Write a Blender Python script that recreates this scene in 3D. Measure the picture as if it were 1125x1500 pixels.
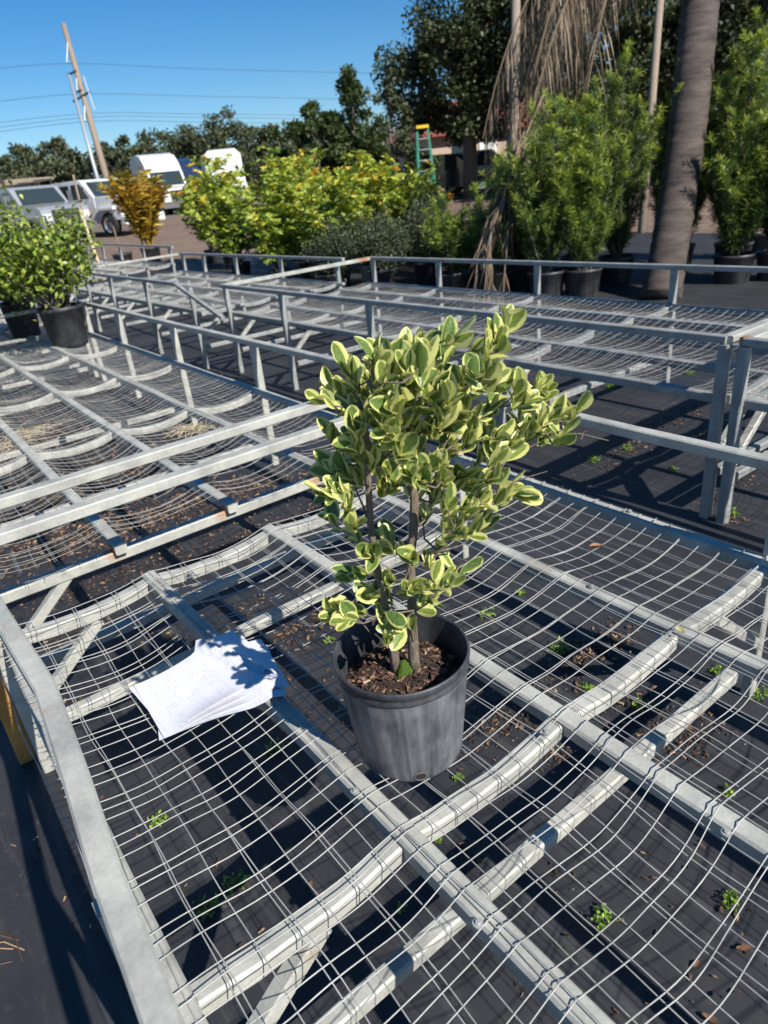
import bpy, math, random
import numpy as np
from mathutils import Vector, Matrix, noise

rnd = random.Random(7)
rng = np.random.default_rng(7)
S = bpy.context.scene
for o in list(bpy.data.objects):
    bpy.data.objects.remove(o)
COL = S.collection
R = math.radians

# ------------------------------------------------------------------ camera
CAM = Vector((0.0, 0.0, 1.6))
F, CX, CY = 1000.0, 562.5, 750.0              # focal length and centre in photo pixels
_va = Vector((-260 - CX, 355 - CY, F)).normalized()
_vb = Vector((2100 - CX, 90 - CY, F))
_vb = (_vb - _va * _vb.dot(_va)).normalized()
_vu = _va.cross(_vb)
if _vu[1] > 0:
    _vu = -_vu
ROT = Matrix((_vb, _va, _vu))                  # camera (x right, y down, z forward) -> world
cd = bpy.data.cameras.new('camera')
cam = bpy.data.objects.new('camera', cd)
COL.objects.link(cam)
cd.sensor_fit = 'VERTICAL'; cd.sensor_height = 36.0; cd.sensor_width = 27.0; cd.lens = 24.0
cd.clip_start = 0.02; cd.clip_end = 3000
r_, d_, f_ = ROT.col[0], ROT.col[1], ROT.col[2]
cam.matrix_world = Matrix(((r_[0], -d_[0], -f_[0], CAM[0]), (r_[1], -d_[1], -f_[1], CAM[1]),
                           (r_[2], -d_[2], -f_[2], CAM[2]), (0, 0, 0, 1)))
cd.dof.use_dof = True; cd.dof.focus_distance = 1.5; cd.dof.aperture_fstop = 5.0
S.camera = cam
FWD = Vector((f_[0], f_[1], 0)).normalized()   # horizontal view direction
RGT = Vector((FWD[1], -FWD[0], 0))

# ------------------------------------------------------------------ world, sun, exposure
SUN_DIR = Vector((0.17, -1.15, 1.0)).normalized()
elev = math.asin(SUN_DIR.z); azim = math.atan2(SUN_DIR.x, SUN_DIR.y)
w = bpy.data.worlds.new('World'); S.world = w; w.use_nodes = True
nt = w.node_tree
sky = nt.nodes.new('ShaderNodeTexSky'); sky.sky_type = 'NISHITA'; sky.sun_disc = False
sky.sun_elevation = elev; sky.sun_rotation = azim
sky.air_density = 1.0; sky.dust_density = 0.0; sky.ozone_density = 6.0
bg = nt.nodes['Background']; bg.inputs['Strength'].default_value = 0.078
hs_ = nt.nodes.new('ShaderNodeHueSaturation'); hs_.inputs['Saturation'].default_value = 1.28
nt.links.new(sky.outputs[0], hs_.inputs['Color']); nt.links.new(hs_.outputs[0], bg.inputs[0])
sl = bpy.data.lights.new('sun', 'SUN'); sl.energy = 5.0; sl.angle = R(0.53); sl.color = (1.0, 0.95, 0.87)
so = bpy.data.objects.new('sun', sl); COL.objects.link(so)
so.rotation_euler = SUN_DIR.to_track_quat('Z', 'Y').to_euler(); so.location = (3, -6, 12)
S.view_settings.view_transform = 'Standard'; S.view_settings.look = 'None'
S.view_settings.exposure = 0.5; S.view_settings.gamma = 1.0
S.view_settings.use_curve_mapping = False

# ------------------------------------------------------------------ helpers
def at(px, py, depth):
    """a point of the place, seen at photo pixel px,py at that depth"""
    c = Vector(((px - CX) / F, (py - CY) / F, 1.0)) * depth
    return CAM + ROT @ c
def onz(px, py, z):
    d = ROT @ Vector(((px - CX) / F, (py - CY) / F, 1.0))
    return CAM + d * ((z - CAM.z) / d.z)
def ground_z(x, y):
    s = FWD.x * x + FWD.y * y
    t = max(0.0, s - 8.0)
    return min(0.03 * t * t / (t + 2.0), 0.9)

def tag(o, label=None, cat=None, group=None, kind=None):
    if label: o['label'] = label
    if cat: o['category'] = cat
    if group: o['group'] = group
    if kind: o['kind'] = kind
    return o
ORG = {}
def empty(name, loc, label=None, cat=None, group=None, rz=0.0):
    o = bpy.data.objects.new(name, None); COL.objects.link(o)
    o.location = loc; o.rotation_euler = (0, 0, rz); o.empty_display_size = 0.1
    ORG[o] = Vector(loc)
    return tag(o, label, cat, group)

class MB:
    def __init__(s): s.v = []; s.f = []; s.att = None
    def add(s, vs, fs):
        n = len(s.v); s.v.extend([tuple(p) for p in vs]); s.f.extend([tuple(i + n for i in f) for f in fs])
    def path(s, pts, w, h, ch=0.12, up=(0, 0, 1), cap=True):
        """rectangular tube with softened corners along a polyline"""
        pts = [Vector(p) for p in pts]; up = Vector(up)
        c = ch * min(w, h); a, b = w / 2, h / 2
        sec = [(-a + c, -b), (a - c, -b), (a, -b + c), (a, b - c), (a - c, b), (-a + c, b), (-a, b - c), (-a, -b + c)]
        vs = []
        for i, p in enumerate(pts):
            t = (pts[min(i + 1, len(pts) - 1)] - pts[max(i - 1, 0)]).normalized()
            u = up if abs(t.dot(up)) < 0.95 else Vector((0, 1, 0))
            x = t.cross(u).normalized(); y = x.cross(t).normalized()
            vs += [p + x * q[0] + y * q[1] for q in sec]
        fs = []
        for i in range(len(pts) - 1):
            for k in range(8):
                fs.append((i * 8 + k, i * 8 + (k + 1) % 8, i * 8 + 8 + (k + 1) % 8, i * 8 + 8 + k))
        if cap:
            fs.append(tuple(range(7, -1, -1))); n = (len(pts) - 1) * 8; fs.append(tuple(range(n, n + 8)))
        s.add(vs, fs); return s
    def box(s, c, sz, rz=0.0, ch=0.06):
        c = Vector(c); d = Vector((0, 0, sz[2] / 2))
        y = Vector((-math.sin(rz), math.cos(rz), 0)); 
        s.path([c - y * sz[1] / 2, c + y * sz[1] / 2], sz[0], sz[2], ch); return s
    def tube(s, pts, rad, n=8, cap=True):
        pts = [Vector(p) for p in pts]
        if not hasattr(rad, '__len__'): rad = [rad] * len(pts)
        vs = []; pu = None
        for i, p in enumerate(pts):
            t = (pts[min(i + 1, len(pts) - 1)] - pts[max(i - 1, 0)]).normalized()
            if pu is None:
                pu = t.orthogonal().normalized()
            x = (pu - t * pu.dot(t))
            x = x.normalized() if x.length > 1e-5 else t.orthogonal().normalized()
            pu = x; y = t.cross(x)
            for k in range(n):
                a = 2 * math.pi * k / n
                vs.append(p + (x * math.cos(a) + y * math.sin(a)) * rad[i])
        fs = []
        for i in range(len(pts) - 1):
            for k in range(n):
                fs.append((i * n + k, i * n + (k + 1) % n, i * n + n + (k + 1) % n, i * n + n + k))
        if cap:
            fs.append(tuple(range(n - 1, -1, -1))); m = (len(pts) - 1) * n; fs.append(tuple(range(m, m + n)))
        s.add(vs, fs); return s
    def prism(s, prof, x0, x1):
        """side outline (y,z) extruded along x"""
        n = len(prof)
        vs = [(x0, p[0], p[1]) for p in prof] + [(x1, p[0], p[1]) for p in prof]
        fs = [tuple(range(n)), tuple(range(2 * n - 1, n - 1, -1))]
        fs += [(k, k + n, (k + 1) % n + n, (k + 1) % n) for k in range(n)]
        s.add(vs, fs); return s
    def lathe(s, prof, n, c=(0, 0, 0), rf=None, closed=False):
        vs = []
        for (r, z) in prof:
            for k in range(n):
                a = 2 * math.pi * k / n
                q = r * (rf(a, z, r) if rf else 1.0)
                vs.append((c[0] + q * math.cos(a), c[1] + q * math.sin(a), c[2] + z))
        fs = []
        for i in range(len(prof) - 1):
            for k in range(n):
                fs.append((i * n + k, i * n + (k + 1) % n, i * n + n + (k + 1) % n, i * n + n + k))
        if closed:
            fs.append(tuple(range(n - 1, -1, -1))); m = (len(prof) - 1) * n; fs.append(tuple(range(m, m + n)))
        s.add(vs, fs); return s
    def build(s, name, mat, parent=None, smooth=False, world=True, kind=None):
        o = ORG.get(parent, Vector((0, 0, 0))) if (parent and world) else Vector((0, 0, 0))
        me = bpy.data.meshes.new(name)
        me.from_pydata([(p[0] - o.x, p[1] - o.y, p[2] - o.z) for p in s.v], [], s.f)
        me.materials.append(mat)
        if smooth:
            me.polygons.foreach_set('use_smooth', [True] * len(me.polygons))
        ob = bpy.data.objects.new(name, me); COL.objects.link(ob)
        if parent:
            ob.parent = parent; ORG[ob] = o
        if kind: ob['kind'] = kind
        return ob

def np_mesh(name, v, q, mat, parent=None, att=None, smooth=False, kind=None, world=True):
    """mesh from numpy verts (n,3) and quads (m,4)"""
    o = ORG.get(parent, Vector((0, 0, 0))) if (parent and world) else Vector((0, 0, 0))
    v = np.asarray(v, np.float32) - np.array(o, np.float32)
    q = np.asarray(q, np.int32); k = q.shape[1]
    me = bpy.data.meshes.new(name)
    me.vertices.add(len(v)); me.vertices.foreach_set('co', v.ravel())
    me.loops.add(q.size); me.loops.foreach_set('vertex_index', q.ravel())
    me.polygons.add(len(q)); me.polygons.foreach_set('loop_start', np.arange(0, q.size, k, dtype=np.int32))
    if smooth: me.polygons.foreach_set('use_smooth', np.ones(len(q), bool))
    me.update(calc_edges=True)
    if att is not None:
        a = me.attributes.new('tint', 'FLOAT', 'POINT'); a.data.foreach_set('value', np.asarray(att, np.float32))
    me.materials.append(mat)
    ob = bpy.data.objects.new(name, me); COL.objects.link(ob)
    if parent:
        ob.parent = parent; ORG[ob] = o
    if kind: ob['kind'] = kind
    return ob

def leaves(P, D, L, W, tint=None, fold=0.18, droop=0.0):
    """one folded four-cornered blade for each point P with direction D -> verts, quads, tint"""
    P = np.asarray(P, float); D = np.asarray(D, float); n = len(P)
    D = D / (np.linalg.norm(D, axis=1, keepdims=True) + 1e-9)
    U = rng.normal(size=(n, 3)) * 0.6 + np.array([0, 0, 1.0])
    X = np.cross(D, U); X /= (np.linalg.norm(X, axis=1, keepdims=True) + 1e-9)
    N = np.cross(X, D)
    L = np.broadcast_to(L, (n,))[:, None]; W = np.broadcast_to(W, (n,))[:, None]
    mid = P + D * L * 0.45
    tip = P + D * L - np.array([0, 0, 1.0]) * droop * L
    v = np.stack([P, mid + X * W / 2 + N * W * fold, tip, mid - X * W / 2 + N * W * fold], 1).reshape(-1, 3)
    q = np.arange(4 * n).reshape(-1, 4)
    t = np.repeat(np.zeros(n) if tint is None else np.asarray(tint), 4)
    return v, q, t
def merge(parts):
    V = []; Q = []; T = []; k = 0
    for v, q, t in parts:
        V.append(v); Q.append(q + k); T.append(t); k += len(v)
    return np.concatenate(V), np.concatenate(Q), np.concatenate(T)
def rdir(n, up=0.0):
    d = rng.normal(size=(n, 3)); d /= np.linalg.norm(d, axis=1, keepdims=True); d[:, 2] += up
    return d

# ------------------------------------------------------------------ materials
def mat(name):
    m = bpy.data.materials.new(name); m.use_nodes = True
    t = m.node_tree; b = t.nodes['Principled BSDF']
    return m, t, b
def N(t, kind, **kw):
    n = t.nodes.new(kind)
    for k, v in kw.items():
        if k in ('operation', 'blend_type', 'data_type', 'attribute_name', 'noise_dimensions', 'feature', 'distance', 'wave_type', 'bands_direction', 'interpolation_type', 'clamp', 'attribute_type'):
            setattr(n, k, v)
        else:
            n.inputs[k].default_value = v
    return n
def ramp(t, src, stops):
    r = t.nodes.new('ShaderNodeValToRGB'); e = r.color_ramp.elements
    e[0].position, e[0].color = stops[0][0], (*stops[0][1], 1)
    e[1].position, e[1].color = stops[-1][0], (*stops[-1][1], 1)
    for p, c in stops[1:-1]:
        k = e.new(p); k.color = (*c, 1)
    t.links.new(src, r.inputs[0]); return r
def g(v): return (v, v, v)
def mixc(t, fac, a, b, mode='MIX'):
    m = t.nodes.new('ShaderNodeMix'); m.data_type = 'RGBA'; m.blend_type = mode
    for s, v in ((m.inputs[0], fac), (m.inputs[6], a), (m.inputs[7], b)):
        if hasattr(v, 'is_output') or isinstance(v, bpy.types.NodeSocket): t.links.new(v, s)
        elif isinstance(v, tuple): s.default_value = (*v, 1) if len(v) == 3 else v
        else: s.default_value = v
    return m.outputs[2]
def coords(t, which='Object', scale=None):
    c = t.nodes.new('ShaderNodeTexCoord'); out = c.outputs[which]
    if scale:
        m = t.nodes.new('ShaderNodeMapping'); m.inputs['Scale'].default_value = scale
        t.links.new(out, m.inputs[0]); out = m.outputs[0]
    return out
def noise_n(t, vec, sc, det=4, rough=0.55, dist=0.0):
    n = t.nodes.new('ShaderNodeTexNoise'); n.inputs['Scale'].default_value = sc
    n.inputs['Detail'].default_value = det; n.inputs['Roughness'].default_value = rough
    n.inputs['Distortion'].default_value = dist
    if vec is not None: t.links.new(vec, n.inputs['Vector'])
    return n.outputs[0]
def bump(t, b, h, strength=0.3, dist=0.01):
    n = t.nodes.new('ShaderNodeBump'); n.inputs['Strength'].default_value = strength
    n.inputs['Distance'].default_value = dist
    t.links.new(h, n.inputs['Height']); t.links.new(n.outputs[0], b.inputs['Normal'])
def worldpos(t):
    return t.nodes.new('ShaderNodeNewGeometry').outputs['Position']

def m_galv(name, lo, hi, metal, rough, rust=()):
    m, t, b = mat(name); wp = worldpos(t)
    n1 = noise_n(t, wp, 9, 5, 0.65); n2 = noise_n(t, wp, 130, 3, 0.6)
    c = ramp(t, n1, [(0.3, lo), (0.7, hi)]).outputs[0]
    c = mixc(t, 0.55, c, ramp(t, n2, [(0.3, g(0.72)), (0.7, g(1.0))]).outputs[0], 'MULTIPLY')
    n3 = noise_n(t, wp, 3.1, 6, 0.7)
    st = ramp(t, n3, [(0.62, g(0)), (0.72, g(0.55))]).outputs[0]
    c = mixc(t, st, c, (0.27, 0.23, 0.17))
    for (p, rr) in rust:
        d = N(t, 'ShaderNodeVectorMath', operation='DISTANCE'); t.links.new(wp, d.inputs[0]); d.inputs[1].default_value = p
        a = N(t, 'ShaderNodeMath', operation='ADD'); t.links.new(d.outputs['Value'], a.inputs[0])
        s_ = N(t, 'ShaderNodeMath', operation='MULTIPLY'); t.links.new(n2, s_.inputs[0]); s_.inputs[1].default_value = rr * 0.9
        t.links.new(s_.outputs[0], a.inputs[1])
        k = ramp(t, a.outputs[0], [(rr * 0.8, g(0.85)), (rr * 1.5, g(0))]).outputs[0]
        c = mixc(t, k, c, (0.36, 0.15, 0.035))
    t.links.new(c, b.inputs['Base Color'])
    b.inputs['Metallic'].default_value = metal
    t.links.new(ramp(t, n1, [(0.2, g(rough - 0.1)), (0.8, g(rough + 0.15))]).outputs[0], b.inputs['Roughness'])
    bump(t, b, n2, 0.12, 0.002)
    return m
RUST = [((0.46, 2.42, 0.48), 0.05), ((0.89, 2.42, 0.48), 0.05), ((1.33, 2.42, 0.48), 0.05), ((0.03, 1.15, 0.83), 0.016),
        ((0.03, 1.52, 0.83), 0.015), ((0.25, 0.74, 0.41), 0.022), ((2.9, 1.41, 0.86), 0.04), ((4.55, 6.4, 0.86), 0.1), ((1.81, 2.08, 0.84), 0.05)]
M = {}
M['galv'] = m_galv('galvanised_steel', (0.31, 0.31, 0.28), (0.54, 0.535, 0.47), 0.05, 0.5, RUST)
M['galv_dark'] = m_galv('darker_galvanised_steel', (0.22, 0.23, 0.225), (0.40, 0.405, 0.385), 0.08, 0.5, RUST)  # darker, cooler tone of the galvanised steel
M['rusty'] = m_galv('rusty_steel', (0.42, 0.20, 0.05), (0.62, 0.33, 0.09), 0.0, 0.75)
M['wire'] = m_galv('galvanised_wire', (0.28, 0.28, 0.265), (0.54, 0.53, 0.49), 0.1, 0.45)

def m_fabric():
    m, t, b = mat('woven_ground_cloth'); wp = worldpos(t)
    n1 = noise_n(t, wp, 1.7, 6, 0.65); n2 = noise_n(t, wp, 28, 5, 0.7)
    c = ramp(t, n1, [(0.3, (0.017, 0.018, 0.0215)), (0.7, (0.036, 0.037, 0.042))]).outputs[0]
    du = ramp(t, n2, [(0.55, g(0)), (0.8, g(0.35))]).outputs[0]
    c = mixc(t, du, c, (0.11, 0.10, 0.085))
    mp0 = t.nodes.new('ShaderNodeMapping'); mp0.inputs['Scale'].default_value = (22, 2.2, 1); mp0.inputs['Rotation'].default_value = (0, 0, 0.5); t.links.new(wp, mp0.inputs[0])
    n4 = noise_n(t, mp0.outputs[0], 1.0, 6, 0.7)                    # scuffed streaks of dust
    c = mixc(t, ramp(t, n4, [(0.55, g(0)), (0.75, g(0.45))]).outputs[0], c, (0.10, 0.10, 0.10))
    # woven tape lines
    sx = t.nodes.new('ShaderNodeSeparateXYZ'); t.links.new(wp, sx.inputs[0])
    mp = t.nodes.new('ShaderNodeMapping'); mp.inputs['Rotation'].default_value = (0, 0, 0.06); t.links.new(wp, mp.inputs[0])
    w1 = t.nodes.new('ShaderNodeTexWave'); w1.inputs['Scale'].default_value = 55; w1.bands_direction = 'X'; w1.inputs['Distortion'].default_value = 0.6
    w2 = t.nodes.new('ShaderNodeTexWave'); w2.inputs['Scale'].default_value = 90; w2.bands_direction = 'Y'; w2.inputs['Distortion'].default_value = 0.6
    t.links.new(mp.outputs[0], w1.inputs[0]); t.links.new(mp.outputs[0], w2.inputs[0])
    wv = mixc(t, 0.5, w1.outputs[0], w2.outputs[0])
    c = mixc(t, 0.2, c, ramp(t, wv, [(0.2, g(0.55)), (0.8, g(1.25))]).outputs[0], 'MULTIPLY')
    # marker stripe every 30 cm
    w3 = t.nodes.new('ShaderNodeTexWave'); w3.inputs['Scale'].default_value = 1.03; w3.bands_direction = 'X'; t.links.new(mp.outputs[0], w3.inputs[0])
    c = mixc(t, ramp(t, w3.outputs[0], [(0.985, g(0)), (0.997, g(0.4))]).outputs[0], c, (0.06, 0.065, 0.07))
    t.links.new(c, b.inputs['Base Color']); b.inputs['Roughness'].default_value = 0.62
    hh = mixc(t, 0.4, wv, n2)
    bump(t, b, hh, 0.2, 0.003)
    return m
M['fabric'] = m_fabric()

def m_soil(name, lo, hi, sc=20, rough=0.95):
    m, t, b = mat(name); wp = worldpos(t)
    n1 = noise_n(t, wp, sc, 8, 0.7); n2 = noise_n(t, wp, sc * 0.05, 5, 0.6)
    c = ramp(t, n1, [(0.3, lo), (0.7, hi)]).outputs[0]
    c = mixc(t, 0.5, c, ramp(t, n2, [(0.35, g(0.6)), (0.65, g(1.15))]).outputs[0], 'MULTIPLY')
    t.links.new(c, b.inputs['Base Color']); b.inputs['Roughness'].default_value = rough
    bump(t, b, n1, 0.6, 0.02)
    return m
M['dirt'] = m_soil('bare_dirt', (0.12, 0.075, 0.05), (0.23, 0.16, 0.115), 3)
M['soil'] = m_soil('potting_soil', (0.018, 0.012, 0.008), (0.07, 0.045, 0.03), 90)

def m_island(name, stops, rough=0.8, trans=0.0, metal=0.0, spec=None, att=False, vary=0.35):
    """colour by a per-leaf random value, or by the stored tint of the leaf with a random variation"""
    m, t, b = mat(name)
    gi = t.nodes.new('ShaderNodeNewGeometry')
    if att:
        a = N(t, 'ShaderNodeAttribute', attribute_name='tint')
        s1 = N(t, 'ShaderNodeMath', operation='MULTIPLY_ADD'); t.links.new(gi.outputs['Random Per Island'], s1.inputs[0])
        s1.inputs[1].default_value = vary; t.links.new(a.outputs['Fac'], s1.inputs[2])
        s2 = N(t, 'ShaderNodeMath', operation='SUBTRACT'); t.links.new(s1.outputs[0], s2.inputs[0]); s2.inputs[1].default_value = vary / 2
        src = s2.outputs[0]
    else:
        src = gi.outputs['Random Per Island']
    c = ramp(t, src, stops).outputs[0]
    t.links.new(c, b.inputs['Base Color']); b.inputs['Roughness'].default_value = rough
    if spec is not None: b.inputs['Specular IOR Level'].default_value = spec
    if trans:
        tr = t.nodes.new('ShaderNodeBsdfTranslucent'); mx = t.nodes.new('ShaderNodeMixShader'); mx.inputs[0].default_value = trans
        t.links.new(mixc(t, 1.0, c, (1.0, 1.0, 0.55), 'MULTIPLY'), tr.inputs[0])
        t.links.new(b.outputs[0], mx.inputs[1]); t.links.new(tr.outputs[0], mx.inputs[2])
        t.links.new(mx.outputs[0], t.nodes['Material Output'].inputs[0])
    return m
M['chip'] = m_island('bark_chips', [(0, (0.015, 0.010, 0.008)), (0.4, (0.05, 0.028, 0.02)), (0.75, (0.13, 0.07, 0.048)), (0.93, (0.26, 0.14, 0.09)), (0.97, (0.42, 0.18, 0.08)), (1, (0.48, 0.38, 0.30))], 0.9)
M['litter'] = m_island('dry_litter', [(0, (0.02, 0.014, 0.01)), (0.45, (0.08, 0.045, 0.03)), (0.8, (0.19, 0.11, 0.065)), (1, (0.40, 0.27, 0.15))], 0.9)
M['weed'] = m_island('weed_green', [(0, (0.10, 0.19, 0.02)), (1, (0.34, 0.50, 0.07))], 0.6, 0.3)
M['oak'] = m_island('oak_leaves', [(0, (0.022, 0.036, 0.012)), (0.6, (0.045, 0.065, 0.02)), (1, (0.085, 0.10, 0.035))], 0.6, 0.18)
M['farleaf'] = m_island('far_tree_leaves', [(0, (0.045, 0.062, 0.028)), (0.6, (0.08, 0.098, 0.042)), (1, (0.13, 0.135, 0.065))], 0.7, 0.18)
M['midleaf'] = m_island('young_tree_leaves', [(0, (0.03, 0.055, 0.015)), (0.6, (0.055, 0.09, 0.022)), (1, (0.11, 0.14, 0.04))], 0.6, 0.2)
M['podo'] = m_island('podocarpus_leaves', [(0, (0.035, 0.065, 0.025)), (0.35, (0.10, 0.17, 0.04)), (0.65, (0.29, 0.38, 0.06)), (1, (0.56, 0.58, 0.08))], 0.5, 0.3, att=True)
M['schef'] = m_island('schefflera_leaves', [(0, (0.05, 0.10, 0.025)), (0.3, (0.15, 0.25, 0.04)), (0.6, (0.40, 0.48, 0.07)), (0.8, (0.66, 0.56, 0.06)), (0.93, (0.66, 0.30, 0.03)), (1, (0.68, 0.22, 0.02))], 0.5, 0.25, att=True, vary=0.25)
M['grey_shrub'] = m_island('olive_leaves', [(0, (0.03, 0.05, 0.025)), (0.6, (0.07, 0.10, 0.05)), (1, (0.16, 0.19, 0.10))], 0.55, 0.2)
M['clusia'] = m_island('glossy_shrub_leaves', [(0, (0.06, 0.11, 0.02)), (0.5, (0.19, 0.28, 0.04)), (1, (0.45, 0.50, 0.09))], 0.4, 0.25)
M['gold'] = m_island('golden_fronds', [(0, (0.20, 0.20, 0.03)), (0.5, (0.48, 0.32, 0.04)), (1, (0.62, 0.33, 0.03))], 0.5, 0.25)
M['dead'] = m_island('dead_fronds', [(0, (0.10, 0.07, 0.045)), (0.6, (0.22, 0.16, 0.105)), (1, (0.40, 0.32, 0.23))], 0.85, 0.1)
M['palmleaf'] = m_island('palm_fronds', [(0, (0.03, 0.06, 0.02)), (1, (0.08, 0.13, 0.03))], 0.45, 0.2)

def m_bark(name, lo, hi, sc=(18, 18, 4), b_=0.6):
    m, t, b = mat(name); wp = coords(t, 'Object', sc)
    n1 = noise_n(t, wp, 1.0, 7, 0.7)
    c = ramp(t, n1, [(0.3, lo), (0.72, hi)]).outputs[0]
    t.links.new(c, b.inputs['Base Color']); b.inputs['Roughness'].default_value = 0.9
    bump(t, b, n1, b_, 0.02); return m
M['bark'] = m_bark('tree_bark', (0.07, 0.055, 0.045), (0.19, 0.155, 0.125))
M['twig'] = m_bark('shrub_bark', (0.10, 0.075, 0.055), (0.30, 0.24, 0.18), (120, 120, 40))
M['palmbark'] = m_bark('palm_bark', (0.018, 0.015, 0.013), (0.13, 0.10, 0.082), (2.2, 2.2, 13), 0.8)  # ringed, mottled bark, its colour darkened to stand in for dappled shade
M['wood'] = m_bark('weathered_wood', (0.20, 0.15, 0.11), (0.36, 0.29, 0.22), (30, 30, 2))
M['stake'] = m_bark('pale_wood', (0.45, 0.36, 0.22), (0.66, 0.55, 0.36), (40, 40, 4), 0.2)

def m_pot(name, lo, hi, amt):
    m, t, b = mat(name); o = coords(t, 'Object', (38, 38, 3.0)); o2 = coords(t, 'Object')
    n1 = noise_n(t, o, 1.0, 6, 0.7); n2 = noise_n(t, o2, 9, 5, 0.65); n3 = noise_n(t, o2, 60, 3, 0.6)
    k = mixc(t, 0.5, n1, n2)
    c = ramp(t, k, [(0.38, lo), (0.49, tuple(x * 0.55 + y * 0.45 for x, y in zip(lo, hi))), (0.60, hi)]).outputs[0]
    c = mixc(t, 0.3, c, ramp(t, n3, [(0.3, g(0.6)), (0.7, g(1.2))]).outputs[0], 'MULTIPLY')
    t.links.new(c, b.inputs['Base Color']); b.inputs['Roughness'].default_value = 0.48
    bump(t, b, n3, 0.08, 0.002); return m
M['pot'] = m_pot('scuffed_black_plastic', (0.045, 0.048, 0.055), (0.18, 0.186, 0.20), 1)
M['potrim'] = m_pot('black_plastic_rim', (0.018, 0.02, 0.024), (0.07, 0.073, 0.08), 1)
M['potfar'] = m_pot('black_plastic', (0.014, 0.015, 0.017), (0.06, 0.06, 0.063), 1)
M['potgrey'] = m_pot('faded_grey_plastic', (0.25, 0.25, 0.25), (0.5, 0.5, 0.49), 1)

def m_plain(name, c, rough=0.5, metal=0.0, coat=0.0, vary=0.15, sc=14):
    m, t, b = mat(name); n = noise_n(t, coords(t, 'Object'), sc, 5, 0.6)
    cc = mixc(t, vary, c, ramp(t, n, [(0.3, g(0.35)), (0.7, g(1.0))]).outputs[0], 'MULTIPLY')
    t.links.new(cc, b.inputs['Base Color']); b.inputs['Roughness'].default_value = rough
    b.inputs['Metallic'].default_value = metal; b.inputs['Coat Weight'].default_value = coat
    return m
M['white_paint'] = m_plain('white_vehicle_paint', (0.78, 0.78, 0.76), 0.3, 0, 0.5, 0.2, 3)
M['silver_paint'] = m_plain('silver_vehicle_paint', (0.42, 0.43, 0.45), 0.3, 0.3, 0.5, 0.2, 3)
M['dark_paint'] = m_plain('dark_vehicle_paint', (0.02, 0.022, 0.03), 0.25, 0, 0.6)
M['navy_paint'] = m_plain('navy_vehicle_paint', (0.02, 0.035, 0.08), 0.3, 0, 0.5)
M['glass'] = m_plain('dark_glass', (0.03, 0.045, 0.05), 0.06, 0, 0.0, 0.1)
M['rubber'] = m_plain('tyre_rubber', (0.018, 0.018, 0.018), 0.85)
M['chrome'] = m_plain('dull_chrome', (0.6, 0.6, 0.6), 0.25, 0.9)
M['blackpl'] = m_plain('black_trim', (0.02, 0.02, 0.02), 0.5)
M['amber'] = m_plain('amber_lens', (0.6, 0.2, 0.03), 0.2)
M['lens'] = m_plain('clear_lens', (0.65, 0.67, 0.68), 0.1)
M['green_fibre'] = m_plain('green_fibreglass', (0.01, 0.19, 0.11), 0.5)
M['yellow_pl'] = m_plain('yellow_plastic', (0.75, 0.52, 0.02), 0.5)
M['alu'] = m_plain('aluminium', (0.6, 0.6, 0.6), 0.35, 0.8)
M['redroof'] = m_plain('red_roof', (0.30, 0.09, 0.06), 0.8, vary=0.4)
M['tanwall'] = m_plain('tan_wall', (0.45, 0.35, 0.27), 0.9)
M['cable'] = m_plain('cable', (0.04, 0.04, 0.045), 0.6)
M['polesteel'] = m_plain('pole_steel', (0.42, 0.45, 0.48), 0.5, 0.4)
M['moss'] = m_soil('moss', (0.03, 0.07, 0.006), (0.10, 0.17, 0.015), 160)
M['drybrown'] = m_plain('dry_leaf', (0.42, 0.20, 0.11), 0.8, vary=0.5, sc=80)
M['darkdry'] = m_plain('old_dry_leaf', (0.20, 0.095, 0.05), 0.85, vary=0.6, sc=90)
M['yellowleaf'] = m_plain('yellow_leaf', (0.55, 0.50, 0.16), 0.7, vary=0.4, sc=80)

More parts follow.
